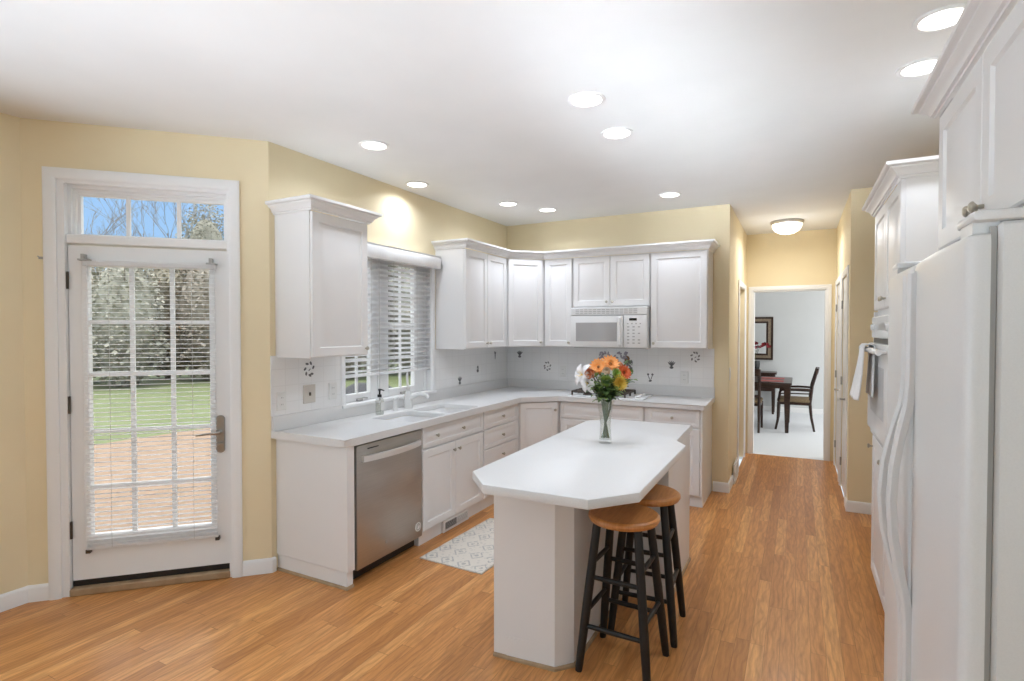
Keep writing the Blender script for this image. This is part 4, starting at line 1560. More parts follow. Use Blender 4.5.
# cabinet above the refrigerator
ac = thing('wall_cabinet', 'white deep two-door cabinet above the refrigerator', 'cabinet', (XR - 0.002, 2.12, 0), -90, 'tall side cabinets')
AD = XR - 0.002 - 0.38
AW = 0.91
mb = MB()
mb.box(0.0, AW, -AD + 0.02, 0.0, 1.79, 2.215)
obj('body', mb, 'cab', ac)
for x0, x1, kx in ((0.006, AW / 2 - 0.002, AW / 2 - 0.026), (AW / 2 + 0.002, AW - 0.006, AW / 2 + 0.026)):
    front('door', ac, x0, x1, 1.797, 2.205, AD, ((kx, 1.838),))
mb = MB()
mb.sweep([(0.0, 0.0), (0.0, -AD), (AW, -AD), (AW, 0.0)], [(a, b * 0.72) for a, b in CROWN], 2.207)
obj('crown_moulding', mb, 'cab', ac)

# tall oven cabinet
oc = thing('oven_cabinet', 'white tall cabinet beyond the refrigerator housing the wall oven', 'cabinet', (XR - 0.002, 3.90, 0), -90, 'tall side cabinets')
OD = XR - 0.002 - 0.40
OW = 0.93
mb = MB()
mb.box(0.0, OW, -OD + 0.02, 0.0, 1.63, 2.236)
mb.box(0.0, 0.035, -OD + 0.02, 0.0, 0.95, 1.63)
mb.box(OW - 0.035, OW, -OD + 0.02, 0.0, 0.95, 1.63)
mb.box(0.035, OW - 0.035, -0.03, 0.0, 0.95, 1.63)
mb.box(0.0, OW, -OD + 0.02, 0.0, 0.11, 0.95)
mb.box(0.0, 0.035, -OD, -OD + 0.02, 0.95, 1.655)
mb.box(OW - 0.035, OW, -OD, -OD + 0.02, 0.95, 1.655)
obj('body', mb, 'cab', oc)
mb = MB()
mb.box(0.0, OW, -OD + 0.09, -0.01, 0.0, 0.11)
obj('toe_kick', mb, 'cab', oc)
for x0, x1, kx in ((0.006, OW / 2 - 0.002, OW / 2 - 0.03), (OW / 2 + 0.002, OW - 0.006, OW / 2 + 0.03)):
    front('door', oc, x0, x1, 1.665, 2.224, OD, ((kx, 1.715),))
for x0, x1, kx in ((0.006, OW / 2 - 0.002, 0.04), (OW / 2 + 0.002, OW - 0.006, OW / 2 + 0.04)):
    front('door', oc, x0, x1, 0.115, 0.925, OD, ((kx, 0.86),))
mb = MB()
mb.sweep([(0.0, 0.0), (0.0, -OD), (OW, -OD), (OW, 0.0)], [(a, b * 0.9) for a, b in CROWN], 2.226)
obj('crown_moulding', mb, 'cab', oc)

ov = thing('wall_oven', 'white built-in wall oven in the tall cabinet', 'oven', (XR - 0.002, 3.86, 0), -90)
VW = 0.85
mb = MB()
mb.box(0.0, VW, -OD + 0.001, -0.05, 0.955, 1.625)
obj('body', mb, 'appl', ov)
mb = MB()
mb.box(-0.004, VW + 0.004, -OD - 0.012, -OD, 1.505, 1.625, 0.004)
cp = obj('control_panel', mb, 'appl', ov)
mb = MB()
mb.box(0.30, 0.55, -OD - 0.0135, -OD - 0.0118, 1.55, 1.59)
obj('display', mb, 'appl_grey', cp)
for kx in (0.12, 0.70):
    mb = MB()
    mb.lathe([(0.019, 0.0), (0.017, 0.018), (0, 0.019)], 16, (kx, -OD - 0.012, 1.565), RX90)
    obj('dial', mb, 'appl', cp)
mb = MB()
mb.box(0.0, VW, -OD - 0.002, -OD, 1.478, 1.504)
tag(obj('vent_slot', mb, 'black', ov), 'black vent slot')
mb = MB()
mb.box(-0.002, VW + 0.002, -OD - 0.030, -OD - 0.0025, 0.985, 1.476, 0.006, 2)
od = obj('door', mb, 'appl', ov)
mb = MB()
mb.box(0.16, VW - 0.16, -OD - 0.0315, -OD - 0.0295, 1.10, 1.36)
obj('door_window', mb, 'oven_glass', od)
mb = MB()
mb.tube([(0.08, -OD - 0.03, 1.445), (0.08, -OD - 0.062, 1.445)], 0.010, 8)
mb.tube([(VW - 0.08, -OD - 0.03, 1.445), (VW - 0.08, -OD - 0.062, 1.445)], 0.010, 8)
mb.tube([(0.03, -OD - 0.068, 1.445), (0.05, -OD - 0.068, 1.445), (VW - 0.03, -OD - 0.068, 1.445)], [0.010, 0.015, 0.015], 12)
obj('handle', mb, 'appl', od)
mb = MB()
mb.box(0.0, VW, -OD - 0.014, -OD, 0.945, 0.98, 0.004)
mb.mi = 1
mb.box(0.05, VW - 0.05, -OD - 0.0155, -OD - 0.0138, 0.958, 0.966)
obj('bottom_trim', mb, ['appl', 'appl_grey'], ov)

# towel folded over the oven handle
tx0, tx1 = 0.20, 0.48
yb = -OD - 0.068
mb = MB()


def towel(u, v):
    # v: 0 outer hem -> over the bar -> 1 inner hem
    zt = 1.445 + 0.020
    if v < 0.5:
        k = 1 - v / 0.5 * 1.0
        k = max(0, (k - 0.06) / 0.94)
        d = 0.020 + 0.036 * k ** 1.3
        z = zt - 0.285 * k
        y = yb - d
    elif v > 0.56:
        k = (v - 0.56) / 0.44
        d = 0.020 - 0.012 * k
        z = zt - 0.265 * k
        y = yb + d
        y = min(y, -OD - 0.036 - 0.006)
    else:
        a = (v - 0.5) / 0.06 * PI
        y = yb - 0.021 * math.cos(a)
        z = zt + 0.006 * math.sin(a)
    kk = min(1.0, (zt - z) / 0.25)
    w = 0.010 * kk * math.sin(u * 3 * 2 * PI + 1.0)
    y += w * (1.0 if v < 0.5 else 0.25)
    x = tx0 + (tx1 - tx0) * (0.5 + (u - 0.5) * (0.72 + 0.38 * kk))
    return (x, y, z)


mb.grid(towel, 36, 60)
tw = obj('dish_towel', mb, 'towel', loc=(XR - 0.002, 3.86, 0))
tw.rotation_euler = (0, 0, R(-90))
sol = tw.modifiers.new('thickness', 'SOLIDIFY')
sol.thickness = 0.006
sol.offset = 1
tag(tw, 'white towel hung over the wall oven handle', 'towel')

# ------------------------------------------------------------------ ceiling lights
LT = [(-0.978, 2.691, 'round recessed ceiling light above the island near end'),
      (-0.980, 3.230, 'round recessed ceiling light above the island far end'),
      (-2.426, 2.712, 'round recessed ceiling light in front of the left wall cabinet'),
      (-2.762, 3.595, 'round recessed ceiling light close above the kitchen window'),
      (-2.427, 4.542, 'round recessed ceiling light before the two-door wall cabinet'),
      (-2.202, 4.949, 'round recessed ceiling light in front of the diagonal corner cabinet'),
      (-1.007, 4.903, 'round recessed ceiling light before the wide right wall cabinet'),
      (0.485, 3.066, 'recessed ceiling light half hidden by the crown above the refrigerator, farther one'),
      (0.478, 2.625, 'recessed ceiling light half hidden by the crown above the refrigerator, nearer one')]
for x, y, lab in LT:
    t = thing('recessed_light', lab, 'ceiling light', (x, y, CH), 0, 'recessed ceiling lights')
    mb = MB()
    mb.lathe([(0.076, -0.0005), (0.096, -0.0005), (0.095, -0.006), (0.080, -0.009), (0.076, -0.007), (0.076, -0.0005)], 32, cap=False)
    obj('trim_ring', mb, 'trim', t)
    mb = MB()
    mb.lathe([(0.0, -0.0010), (0.0755, -0.0010), (0.0755, -0.0045), (0.0, -0.0065)], 32)
    obj('lens', mb, 'lamp', t)
    d = bpy.data.lights.new('downlight_beam', 'AREA')
    d.shape = 'DISK'
    d.size = 0.14
    d.energy = 3.6
    d.color = (0.90, 0.99, 1.14)
    d.spread = R(150)
    lo = bpy.data.objects.new('downlight_beam', d)
    COL.objects.link(lo)
    lo.parent = t
    lo.location = (0, 0, -0.013)

hl = thing('flush_ceiling_light', 'frosted dome ceiling light glowing in the hall', 'ceiling light', (-0.118, 6.70, CH))
mb = MB()
mb.lathe([(0.0, -0.0005), (0.165, -0.0005), (0.168, -0.014), (0.158, -0.030), (0.150, -0.034), (0.0, -0.034)], 40)
obj('canopy', mb, 'chrome', hl)
mb = MB()
mb.lathe([(0.150, -0.0345), (0.150, -0.045), (0.140, -0.080), (0.115, -0.110), (0.075, -0.132), (0.03, -0.142), (0.0, -0.143)], 40)
obj('glass_dome', mb, 'dome', hl)
mb = MB()
mb.lathe([(0.0, -0.1432), (0.009, -0.1432), (0.008, -0.150), (0.0, -0.156)], 14)
obj('finial', mb, 'chrome', hl)
pl = light('dome_lamp', 'AREA', (-0.118, 6.60, CH - 0.165), 9, (0.97, 0.97, 0.97), shape='DISK', size=0.26)
pl2 = light('dome_glow', 'POINT', (-0.118, 6.55, CH - 0.30), 1.9, (0.97, 0.97, 0.97), shadow_soft_size=0.12)

# ------------------------------------------------------------------ vase and flowers on the island
VX, VY, VZ = -0.978, 3.020, 0.9002
vs_ = thing('glass_vase', 'clear glass vase of flowers standing on the island', 'vase', (VX, VY, VZ))
mb = MB()
outer_p = [(0.0, 0.0), (0.036, 0.0), (0.038, 0.006), (0.034, 0.05), (0.031, 0.10), (0.035, 0.17), (0.046, 0.225), (0.058, 0.262)]
inner_p = [(0.0555, 0.262), (0.043, 0.225), (0.032, 0.17), (0.028, 0.10), (0.031, 0.05), (0.033, 0.022), (0.0, 0.020)]
mb.lathe(outer_p + inner_p, 32)
obj('glass', mb, 'vase_glass', vs_)
mb = MB()
mb.lathe([(0.0, 0.0205), (0.0325, 0.0225), (0.0305, 0.05), (0.0275, 0.10), (0.0305, 0.155), (0.0, 0.155)], 24)
obj('water', mb, 'water', vs_)

RT = Vector((math.cos(R(27.7)), math.sin(R(27.7)), 0))     # across the view
FW_ = Vector((-math.sin(R(27.7)), math.cos(R(27.7)), 0))   # away from the viewer


def petals(mb, n, L, W, tilt, curl, rot=0.0, base=0.004, zoff=0.0):
    """ring of petals around local z"""
    for k in range(n):
        a = rot + 2 * PI * k / n
        ca, sa = math.cos(a), math.sin(a)

        def fn(u, v, ca=ca, sa=sa):
            t = v
            r = base + L * t * math.cos(tilt + curl * t)
            z = zoff + L * t * math.sin(tilt + curl * t)
            w = W * math.sin(PI * min(0.08 + t * 0.86, 0.985)) ** 0.7
            q = (u - 0.5) * w
            z += 0.10 * w * (2 * (u - 0.5)) ** 2
            return (r * ca - q * sa, r * sa + q * ca, z)
        mb.grid(fn, 4, 6)


def flower(name, label, cat, px, pv, depth, size, kind, pm, face):
    """bloom centred at picture offset (px across, pv up) metres from the vase base; stem runs into the vase"""
    c = RT * px + FW_ * depth + Vector((0, 0, pv))
    f = (RT * face[0] - FW_ * face[1] + Vector((0, 0, face[2]))).normalized()
    t = thing(name, label, cat, (VX, VY, VZ), 0, 'flowers in the island vase')
    rot = f.to_track_quat('Z', 'Y').to_matrix().to_4x4()
    xf = Matrix.Translation(c) @ rot
    mb = MB(xf)
    if kind == 'gerbera':
        petals(mb, 15, size, size * 0.34, R(12), R(6))
        petals(mb, 15, size * 0.82, size * 0.30, R(24), R(6), 0.2, zoff=0.003)
        petals(mb, 12, size * 0.45, size * 0.2, R(48), R(10), 0.1, zoff=0.004)
    elif kind == 'rose':
        for j, (n, s, ti) in enumerate(((5, 1.0, 25), (5, 0.92, 48), (5, 0.80, 64), (4, 0.66, 76), (3, 0.55, 84))):
            petals(mb, n, size * s, size * s * 1.05, R(ti), R(38 - 4 * j), 0.6 * j, zoff=0.0)
    elif kind == 'lily':
        petals(mb, 3, size * 1.15, size * 0.72, R(58), R(-62), 0.0)
        petals(mb, 3, size * 1.15, size * 0.60, R(52), R(-58), PI / 3)
    else:               # mum: many narrow petals in a dome
        for j, (n, s, ti) in enumerate(((22, 1.0, 2), (20, 0.95, 20), (18, 0.86, 40), (14, 0.74, 58), (9, 0.62, 76))):
            petals(mb, n, size * s, size * 0.20, R(ti), R(14), 0.3 * j)
    if kind in ('gerbera', 'lily'):
        mb.mi = 1
        k_ = 0.18 if kind == 'gerbera' else 0.06
        mb.ellipsoid((0, 0, 0.006), (size * k_, size * k_, size * 0.14), 12, 6)
        if kind == 'lily':
            for k in range(5):
                a = 2 * PI * k / 5
                mb.tube([(0, 0, 0.004), (0.3 * size * math.cos(a), 0.3 * size * math.sin(a), size * 0.55)], 0.0012, 5)
    obj('bloom', mb, [pm, 'pet_yellow' if kind == 'lily' else 'motif_brown'], t, sharp=60)
    mb = MB()
    b = RT * (px * -0.16) + FW_ * (depth * -0.2) + Vector((0, 0, 0.028))
    neck = RT * (px * 0.12) + FW_ * (depth * 0.12) + Vector((0, 0, 0.215))
    p0, p1, p2, p3 = b, neck * 0.45 + b * 0.55, neck, c - f * 0.006
    pts = []
    for i in range(7):
        s = i / 6
        pts.append(b.lerp(neck, s))
    q = c - f * (size * 0.5)
    for i in range(1, 9):
        s = i / 8
        A = neck + (neck - b) * 0.45
        pts.append(neck * (1 - s) ** 3 + A * 3 * s * (1 - s) ** 2 + (q) * 3 * s * s * (1 - s) + p3 * s ** 3)
    mb.tube(pts, 0.0034, 7)
    st = obj('stem', mb, 'stem', t)
    return t


FL = [
    ('gerbera', 'large orange gerbera at the top left of the bouquet', 'flower', -0.045, 0.437, -0.03, 0.052, 'gerbera', 'pet_orange', (-0.35, 0.8, 0.55)),
    ('gerbera', 'large orange gerbera at the top centre of the bouquet', 'flower', 0.025, 0.452, 0.00, 0.055, 'gerbera', 'pet_orange', (0.15, 0.75, 0.65)),
    ('rose', 'rusty peach bloom at the left of the bouquet', 'flower', -0.085, 0.395, -0.03, 0.046, 'rose', 'pet_peach', (-0.45, 0.85, 0.3)),
    ('rose', 'cream rose in the middle of the bouquet', 'flower', -0.010, 0.412, -0.065, 0.034, 'rose', 'pet_cream', (0.0, 0.9, 0.45)),
    ('gerbera', 'red-orange gerbera at the right of the bouquet', 'flower', 0.098, 0.405, -0.02, 0.046, 'gerbera', 'pet_red', (0.5, 0.8, 0.3)),
    ('mum', 'yellow chrysanthemum low on the right of the bouquet', 'flower', 0.068, 0.352, -0.06, 0.046, 'mum', 'pet_yellow', (0.25, 0.9, 0.25)),
    ('mum', 'lime green chrysanthemum below the cream rose', 'flower', -0.005, 0.362, -0.055, 0.034, 'mum', 'pet_green', (0.0, 0.9, 0.3)),
    ('lily', 'white lily at the far left of the bouquet', 'flower', -0.132, 0.392, 0.00, 0.060, 'lily', 'pet_white', (-0.8, 0.55, 0.25)),
    ('lily', 'white lily drooping below the peach bloom', 'flower', -0.100, 0.345, -0.01, 0.052, 'lily', 'pet_white', (-0.7, 0.6, -0.05)),
    ('rose', 'orange rose behind the red-orange gerbera', 'flower', 0.070, 0.432, 0.045, 0.040, 'rose', 'pet_peach', (0.3, 0.4, 0.8)),
    ('mum', 'pale green chrysanthemum tucked between the upper blooms', 'flower', 0.052, 0.405, -0.045, 0.028, 'mum', 'pet_green', (0.2, 0.9, 0.4)),
]
for a in FL:
    flower(*a)


def leaf_sprig(label, px, pv, depth, m, n, L, seed):
    rr = random.Random(seed)
    t = thing('leafy_sprig', label, 'foliage', (VX, VY, VZ), 0, 'flowers in the island vase')
    px *= 1.25
    pv += 0.035
    tip = RT * px + FW_ * depth + Vector((0, 0, pv))
    b = RT * (px * -0.15) + FW_ * (depth * -0.15) + Vector((0, 0, 0.03))
    neck = RT * (px * 0.2) + FW_ * (depth * 0.2) + Vector((0, 0, 0.20))
    pts = [b.lerp(neck, i / 4) for i in range(5)] + [neck * (1 - s) ** 2 + (neck + Vector((0, 0, (pv - 0.2) * 0.6))) * 2 * s * (1 - s) + tip * s * s for s in [i / 6 for i in range(1, 7)]]
    mb = MB()
    mb.tube(pts, 0.0026, 6)
    obj('stem', mb, 'stem', t)
    mb = MB()
    for k in range(n):
        s = 0.56 + 0.44 * k / (n - 1)
        i = s * (len(pts) - 1)
        j = min(int(i), len(pts) - 2)
        p = pts[j].lerp(pts[j + 1], i - j)
        if p.z < 0.215:
            continue
        a = rr.uniform(0, 2 * PI)
        d = Vector((math.cos(a), math.sin(a), rr.uniform(-0.3, 0.7))).normalized()
        rot = d.to_track_quat('Y', 'Z').to_matrix().to_4x4()
        mb.M = Matrix.Translation(p) @ rot
        l = L * rr.uniform(0.85, 1.35)
        mb.grid(lambda u, v: ((u - 0.5) * l * 0.72 * math.sin(PI * min(0.03 + v * 0.96, 1.0)) ** 0.8, l * v, 0.22 * l * math.sin(v * PI * 0.9) + 0.12 * l * abs(u - 0.5)), 4, 5)
    obj('leaves', mb, m, t, sharp=60)


for i, (lab, px, pv, dp, m, n, L) in enumerate([
        ('dark leafy sprig spilling over the left rim of the vase', -0.075, 0.300, -0.02, 'leaf_dark', 12, 0.050),
        ('green leafy sprig under the peach bloom', -0.050, 0.350, -0.05, 'leaf', 14, 0.045),
        ('dark leafy sprig at the centre front of the bouquet', -0.01, 0.315, -0.07, 'leaf_dark', 14, 0.050),
        ('green leafy sprig under the yellow chrysanthemum', 0.050, 0.300, -0.06, 'leaf', 14, 0.048),
        ('dark leafy sprig leaning over the right rim of the vase', 0.085, 0.290, -0.02, 'leaf_dark', 12, 0.050),
        ('green leafy sprig reaching right beside the red-orange gerbera', 0.125, 0.365, 0.01, 'leaf', 12, 0.042),
        ('tall dark leafy sprig behind the right blooms', 0.105, 0.430, 0.05, 'leaf_dark', 14, 0.042),
        ('dark leafy sprig at the back of the bouquet', -0.02, 0.370, 0.05, 'leaf_dark', 14, 0.050),
        ('green leafy sprig low at the left front of the bouquet', -0.055, 0.300, -0.06, 'leaf', 16, 0.050),
        ('green leafy sprig between the lime and yellow chrysanthemums', 0.030, 0.335, -0.075, 'leaf', 16, 0.046),
        ('green leafy sprig low at the right front of the bouquet', 0.095, 0.315, -0.05, 'leaf', 16, 0.048),
        ('dark leafy sprig hanging over the front rim of the vase', 0.015, 0.275, -0.06, 'leaf_dark', 16, 0.050)]):
    leaf_sprig(lab, px, pv, dp, m, n, L, 40 + i)

# ------------------------------------------------------------------ dining room furniture
dt = thing('dining_table', 'dark wood dining table seen through the hall opening', 'table', (-0.915, 9.70, 0))
mb = MB()
mb.box(-0.84, 0.84, -0.58, 0.58, 0.725, 0.755, 0.006)
obj('tabletop', mb, 'dining_wood', dt)
mb = MB()
for q in ((-0.79, 0.79, -0.53, -0.51), (-0.79, 0.79, 0.51, 0.53), (-0.79, -0.77, -0.51, 0.51), (0.77, 0.79, -0.51, 0.51)):
    mb.box(*q, 0.665, 0.7245)
obj('apron', mb, 'dining_wood', dt)
for sx in (-1, 1):
    for sy in (-1, 1):
        mb = MB()
        x, y = sx * 0.775, sy * 0.525
        mb.rings([[(x - h_, y - h_, z), (x + h_, y - h_, z), (x + h_, y + h_, z), (x - h_, y + h_, z)] for z, h_ in ((0.0, 0.024), (0.30, 0.033), (0.60, 0.042), (0.7245, 0.042))])
        obj('leg', mb, 'dining_wood', dt)
for x, y, lab in ((-0.36, 9.40, 'red placemat at the near right corner of the dining table'), (-0.36, 9.92, 'red placemat at the far right side of the dining table')):
    mb = MB()
    mb.box(-0.17, 0.17, -0.13, 0.13, 0.0, 0.006, 0.002)
    tag(obj('placemat', mb, 'red_mat', loc=(x, y, 0.7555)), lab, 'placemat', 'dining placemats')


def dining_chair(label, x, y, rz, arms):
    """faces local +y"""
    t = thing('dining_chair', label, 'chair', (x, y, 0), rz, 'dark wood dining chairs')
    for s in (-1, 1):
        mb = MB()
        mb.tube([(s * 0.215, 0.255, 0.0), (s * 0.215, 0.225, 0.15), (s * 0.215, 0.215, 0.43)], [0.016, 0.019, 0.022], 8)
        obj('leg', mb, 'dining_wood', t)
        mb = MB()
        mb.tube([(s * 0.20, -0.275, 0.0), (s * 0.20, -0.235, 0.20), (s * 0.20, -0.215, 0.43), (s * 0.205, -0.245, 0.70), (s * 0.21, -0.315, 0.96)], [0.016, 0.019, 0.022, 0.020, 0.017], 8)
        obj('leg', mb, 'dining_wood', t)
    mb = MB()
    mb.box(-0.225, 0.225, -0.22, 0.23, 0.395, 0.435, 0.006)
    obj('seat_frame', mb, 'dining_wood', t)
    mb = MB()
    mb.box(-0.232, 0.232, -0.215, 0.238, 0.4355, 0.485, 0.02, 3)
    tag(obj('seat_cushion', mb, 'seat_fabric', t), 'tan upholstered seat cushion')
    mb = MB()
    mb.rings([[(sx * 0.21, -0.300 - b + 0.012, z), (sx * 0.21, -0.300 - b - 0.012, z)] + [(sx * 0.21, -0.318 - b - 0.012, z + 0.09), (sx * 0.21, -0.318 - b + 0.012, z + 0.09)] for sx, b, z in ((-1, 0, 0.875), (-0.5, 0.012, 0.880), (0, 0.016, 0.882), (0.5, 0.012, 0.880), (1, 0, 0.875))])
    mb.box(-0.20, 0.20, -0.245, -0.222, 0.53, 0.57)
    obj('back_rail', mb, 'dining_wood', t)
    mb = MB()
    for k in range(5):
        xx = -0.13 + 0.065 * k
        mb.tube([(xx, -0.235, 0.56), (xx, -0.262, 0.72), (xx, -0.300, 0.885)], 0.011, 6)
    obj('back_slats', mb, 'dining_wood', t)
    if arms:
        for s in (-1, 1):
            mb = MB()
            mb.tube([(s * 0.212, -0.235, 0.640), (s * 0.235, -0.05, 0.642), (s * 0.240, 0.16, 0.628), (s * 0.235, 0.20, 0.59), (s * 0.222, 0.215, 0.44)], [0.016, 0.018, 0.018, 0.016, 0.016], 8)
            mb.tube([(s * 0.21, -0.228, 0.575), (s * 0.228, 0.0, 0.575), (s * 0.232, 0.205, 0.565)], 0.010, 6)
            obj('armrest', mb, 'dining_wood', t)
    return t


dining_chair('dark wood armchair at the right end of the dining table', -0.045, 9.66, 90, True)
dining_chair('dark wood chair on the near side of the dining table by the doorway edge', -0.715, 9.24, 0, False)

sd = thing('sideboard', 'dark wood console table against the far dining room wall', 'table', (-1.00, 11.26, 0))
mb = MB()
mb.box(-0.66, 0.66, -0.20, 0.20, 0.735, 0.765, 0.005)
obj('tabletop', mb, 'dining_wood', sd)
mb = MB()
mb.box(-0.63, 0.63, -0.18, 0.18, 0.42, 0.7345)
obj('cabinet_body', mb, 'dining_wood', sd)
for k in range(3):
    mb = MB()
    mb.panel(-0.61 + 0.41 * k, -0.61 + 0.40 * (k + 1) + 0.01 * k, 0.44, 0.72, -0.18, 0.012, 0.03)
    dr = obj('drawer', mb, 'dining_wood', sd)
for sx in (-1, 1):
    for sy in (-1, 1):
        mb = MB()
        x, y = sx * 0.60, sy * 0.155
        mb.rings([[(x - h_, y - h_, z), (x + h_, y - h_, z), (x + h_, y + h_, z), (x - h_, y + h_, z)] for z, h_ in ((0.0, 0.018), (0.4195, 0.028))])
        obj('leg', mb, 'dining_wood', sd)
pv_ = thing('flower_pot', 'black pot on the dining room console', 'pot', (-0.715, 11.24, 0.7655))
mb = MB()
mb.lathe([(0.0, 0.0), (0.055, 0.0), (0.075, 0.06), (0.085, 0.14), (0.080, 0.20), (0.070, 0.20), (0.0, 0.19)], 24)
obj('pot', mb, 'black', pv_)
oc_ = thing('red_orchid', 'dark red orchid spray arching from the black pot', 'flower', (-0.715, 11.24, 0.955))
mb = MB()
arch = [Vector((0, 0, 0.001)), Vector((0.01, -0.01, 0.15)), Vector((0.05, -0.02, 0.27)), Vector((0.15, -0.03, 0.32)), Vector((0.27, -0.03, 0.27))]
mb.tube(arch, 0.004, 6)
obj('stem', mb, 'stem', oc_)
rr = random.Random(3)
for k in range(13):
    t_ = rr.uniform(0.35, 1.0) * (len(arch) - 1)
    j = min(int(t_), len(arch) - 2)
    p = arch[j].lerp(arch[j + 1], t_ - j) + Vector((rr.uniform(-0.05, 0.05), -0.02, rr.uniform(-0.05, 0.03)))
    if k < 5:
        p = Vector((rr.uniform(-0.10, 0.06), -0.02, 0.33 + rr.uniform(-0.06, 0.04)))
    mb = MB(Matrix.Translation(p) @ Matrix.Rotation(R(90), 4, 'X') @ Matrix.Rotation(rr.uniform(0, 3), 4, 'Z'))
    petals(mb, 5, 0.027, 0.025, R(15), R(10))
    obj('bloom', mb, 'red_petal', oc_, sharp=60)
mr_ = thing('wall_mirror', 'dark and tan framed mirror on the far dining room wall', 'mirror', (-0.95, 11.4995, 1.39))
fw, fh = 0.53, 0.41
for nm, a, b, y0_, mt in (('outer_frame', 0.0, 0.035, -0.035, 'dining_wood'), ('frame_inlay', 0.0351, 0.085, -0.028, 'frame_tan'), ('inner_frame', 0.0851, 0.12, -0.032, 'dining_wood')):
    mb = MB()
    rings = []
    for i, y in ((a, 0.0), (a, y0_), (b, y0_), (b, -0.004)):
        rings.append([(-fw + i, y, -fh + i), (fw - i, y, -fh + i), (fw - i, y, fh - i), (-fw + i, y, fh - i)])
    mb.rings(rings, True, False, False)
    obj(nm, mb, mt, mr_)
mb = MB()
mb.box(-fw + 0.11, fw - 0.11, -0.010, -0.004, -fh + 0.11, fh - 0.11)
obj('mirror_glass', mb, 'mirror', mr_)

# ------------------------------------------------------------------ outdoors
mb = MB()
mb.prism([(-9.15, -14), (-3.95, -14), (-3.95, 1.3), (-3.15, 2.35), (-3.15, 9.0), (-4.2, 10.5), (-9.05, 6.0), (-9.2, 4.6)], -0.35, -0.15)
struct('patio', mb, 'patio', 'tan gravel patio outside the glazed door', cat='patio')
mb = MB()
mb.prism([(-60, -50), (-9.0, -50), (-9.0, 5.8), (-4.1, 10.4), (-2.9, 12.5), (-2.9, 60), (-60, 60)], -0.36, -0.16)
struct('lawn', mb, 'lawn', 'green lawn beyond the patio', cat='lawn')
mb = MB()


def hump(u, v):
    a = u * PI
    y = -0.75 + 1.5 * v
    prof = 0.62 + 0.42 * (math.sin(min(max(v * 1.15, 0), 1) * PI) ** 0.5) * (0.86 + 0.14 * math.cos(v * 4 * PI))
    w = 0.48 * (1 - 0.12 * abs(2 * v - 1) ** 3)
    c = math.cos(a)
    s = math.sin(a)
    x = w * (abs(c) ** 0.45) * (1 if c > 0 else -1)
    z = prof * (s ** 0.55 if s > 0 else 0)
    x += 0.012 * math.sin(9 * y + 5 * z)
    return (x, y, z)


mb.grid(hump, 28, 30)
cv_ = obj('furniture_cover', mb, 'cover', loc=(-4.75, 5.25, -0.15))
sol = cv_.modifiers.new('thickness', 'SOLIDIFY')
sol.thickness = 0.01
tag(cv_, 'dark grey rounded outdoor cover standing on the patio outside the kitchen window', 'cover')


def foliage(mb, center, rad, n, size, rr, twig=False):
    for k in range(n):
        while True:
            p = Vector((rr.uniform(-1, 1), rr.uniform(-1, 1), rr.uniform(-1, 1)))
            if 0.25 < p.length < 1:
                break
        p = Vector((p.x * rad[0], p.y * rad[1], p.z * rad[2])) + Vector(center)
        q = Matrix.Translation(p) @ Matrix.Rotation(rr.uniform(0, 6.28), 4, 'Z') @ Matrix.Rotation(rr.uniform(-1.4, 1.4), 4, 'X')
        s = size * rr.uniform(0.6, 1.3)
        w = s * (0.16 if twig else 0.55)
        vs = [mb.bm.verts.new(q @ Vector(c)) for c in ((-w, 0, 0), (0, -s * 0.5, 0.1 * s), (w, 0, 0), (0, s * 0.6, 0.1 * s))]
        mb.f(vs)


def polar(deg, dist):
    return dist * math.cos(R(deg)), dist * math.sin(R(deg))


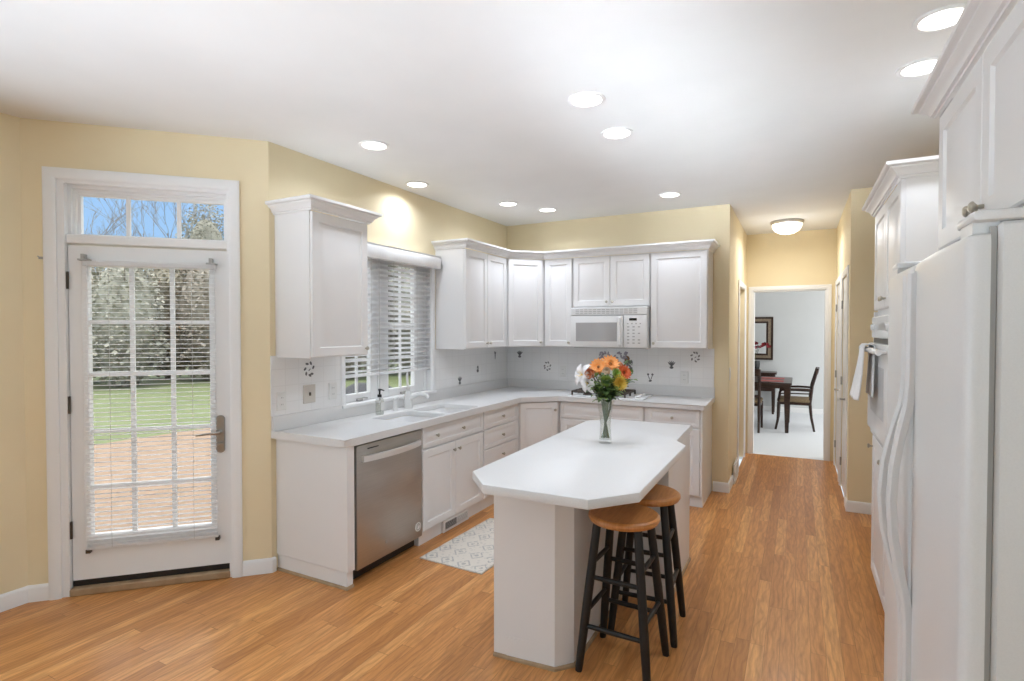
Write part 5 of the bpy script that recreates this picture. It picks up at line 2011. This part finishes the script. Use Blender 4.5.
rr = random.Random(21)
kinds = [('hedge', 'dull olive'), ('hedge_brown', 'grey-brown twiggy'), ('hedge', 'dull olive'), ('hedge_pale', 'pale grey-green')]
for i in range(15):
    deg = 119 + i * 3.1
    dist = 20.5 + rr.uniform(-0.8, 2.2)
    x, y = polar(deg, dist)
    m, nm = kinds[i % 4]
    t = thing('bushy_tree', nm + ' bushy tree in the row beyond the lawn', 'tree', (x, y, -0.16), 0, nm + ' trees beyond the lawn')
    h_ = (4.1 if deg > 143 else 5.4) + rr.uniform(-0.5, 0.7)
    mb = MB()
    mb.tube([(0, 0, 0.0), (0.03, 0.02, 1.0), (-0.02, 0.05, h_ * 0.7)], [0.10, 0.08, 0.03], 7)
    for k in range(6):
        a = rr.uniform(0, 6.28)
        z = rr.uniform(0.8, 2.2)
        mb.tube([(0, 0, z), (0.5 * math.cos(a), 0.5 * math.sin(a), z + 0.7), (0.9 * math.cos(a), 0.9 * math.sin(a), z + 1.6)], [0.04, 0.03, 0.01], 5)
    obj('trunk', mb, 'bark', t)
    mb = MB()
    mb.ellipsoid((0, 0, h_ * 0.47), (0.85, 0.85, h_ * 0.44), 14, 9)
    foliage(mb, (0, 0, h_ * 0.50), (1.05, 1.05, h_ * 0.50), 4200, 0.11, rr)
    foliage(mb, (0, 0, h_ * 0.30), (1.15, 1.15, h_ * 0.30), 2200, 0.12, rr)
    obj('foliage', mb, m, t, sharp=0)


def branch(mb, p, d, L, r, depth, rr):
    q = p + d * L
    midp = p.lerp(q, 0.5) + Vector((rr.uniform(-1, 1), rr.uniform(-1, 1), 0)) * L * 0.06
    mb.tube([p, midp, q], [r, r * 0.85, r * 0.65], 5 if depth > 1 else 4, cap=False)
    if depth == 0:
        return
    for k in range(3 if depth > 1 else 4):
        a = rr.uniform(0, 6.28)
        sp = rr.uniform(0.28, 0.62)
        n = (d + Vector((math.cos(a), math.sin(a), rr.uniform(-0.1, 0.5))) * sp).normalized()
        branch(mb, p.lerp(q, rr.uniform(0.65, 1.0)), n, L * rr.uniform(0.55, 0.8), r * 0.6, depth - 1, rr)


for deg, dist, h_, lab in ((156.0, 27, 0.98, 'bare leafless tree beyond the row, in the left pane of the transom'), (153.2, 30, 1.12, 'bare leafless tree beyond the row, at the first transom bar'), (150.2, 29, 1.18, 'bare leafless tree beyond the row, in the middle pane of the transom')):
    x, y = polar(deg, dist)
    t = thing('bare_tree', lab, 'tree', (x, y, -0.16), 0, 'bare trees beyond the lawn')
    mb = MB()
    branch(mb, Vector((0, 0, 0)), Vector((0.02, 0.03, 1)).normalized(), 2.7 * h_, 0.045, 5, rr)
    obj('branches', mb, 'bark', t)
x, y = polar(146.9, 27)
t = thing('pale_tree', 'tall pale grey-green tree seen in the right pane of the transom', 'tree', (x, y, -0.16))
mb = MB()
branch(mb, Vector((0, 0, 0)), Vector((0, 0, 1)), 2.5, 0.09, 4, rr)
obj('branches', mb, 'bark', t)
mb = MB()
mb.ellipsoid((0, 0, 4.4), (0.8, 0.8, 2.1), 12, 8)
foliage(mb, (0, 0, 4.6), (1.35, 1.35, 2.6), 8000, 0.075, rr)
obj('foliage', mb, 'hedge_pale', t, sharp=0)
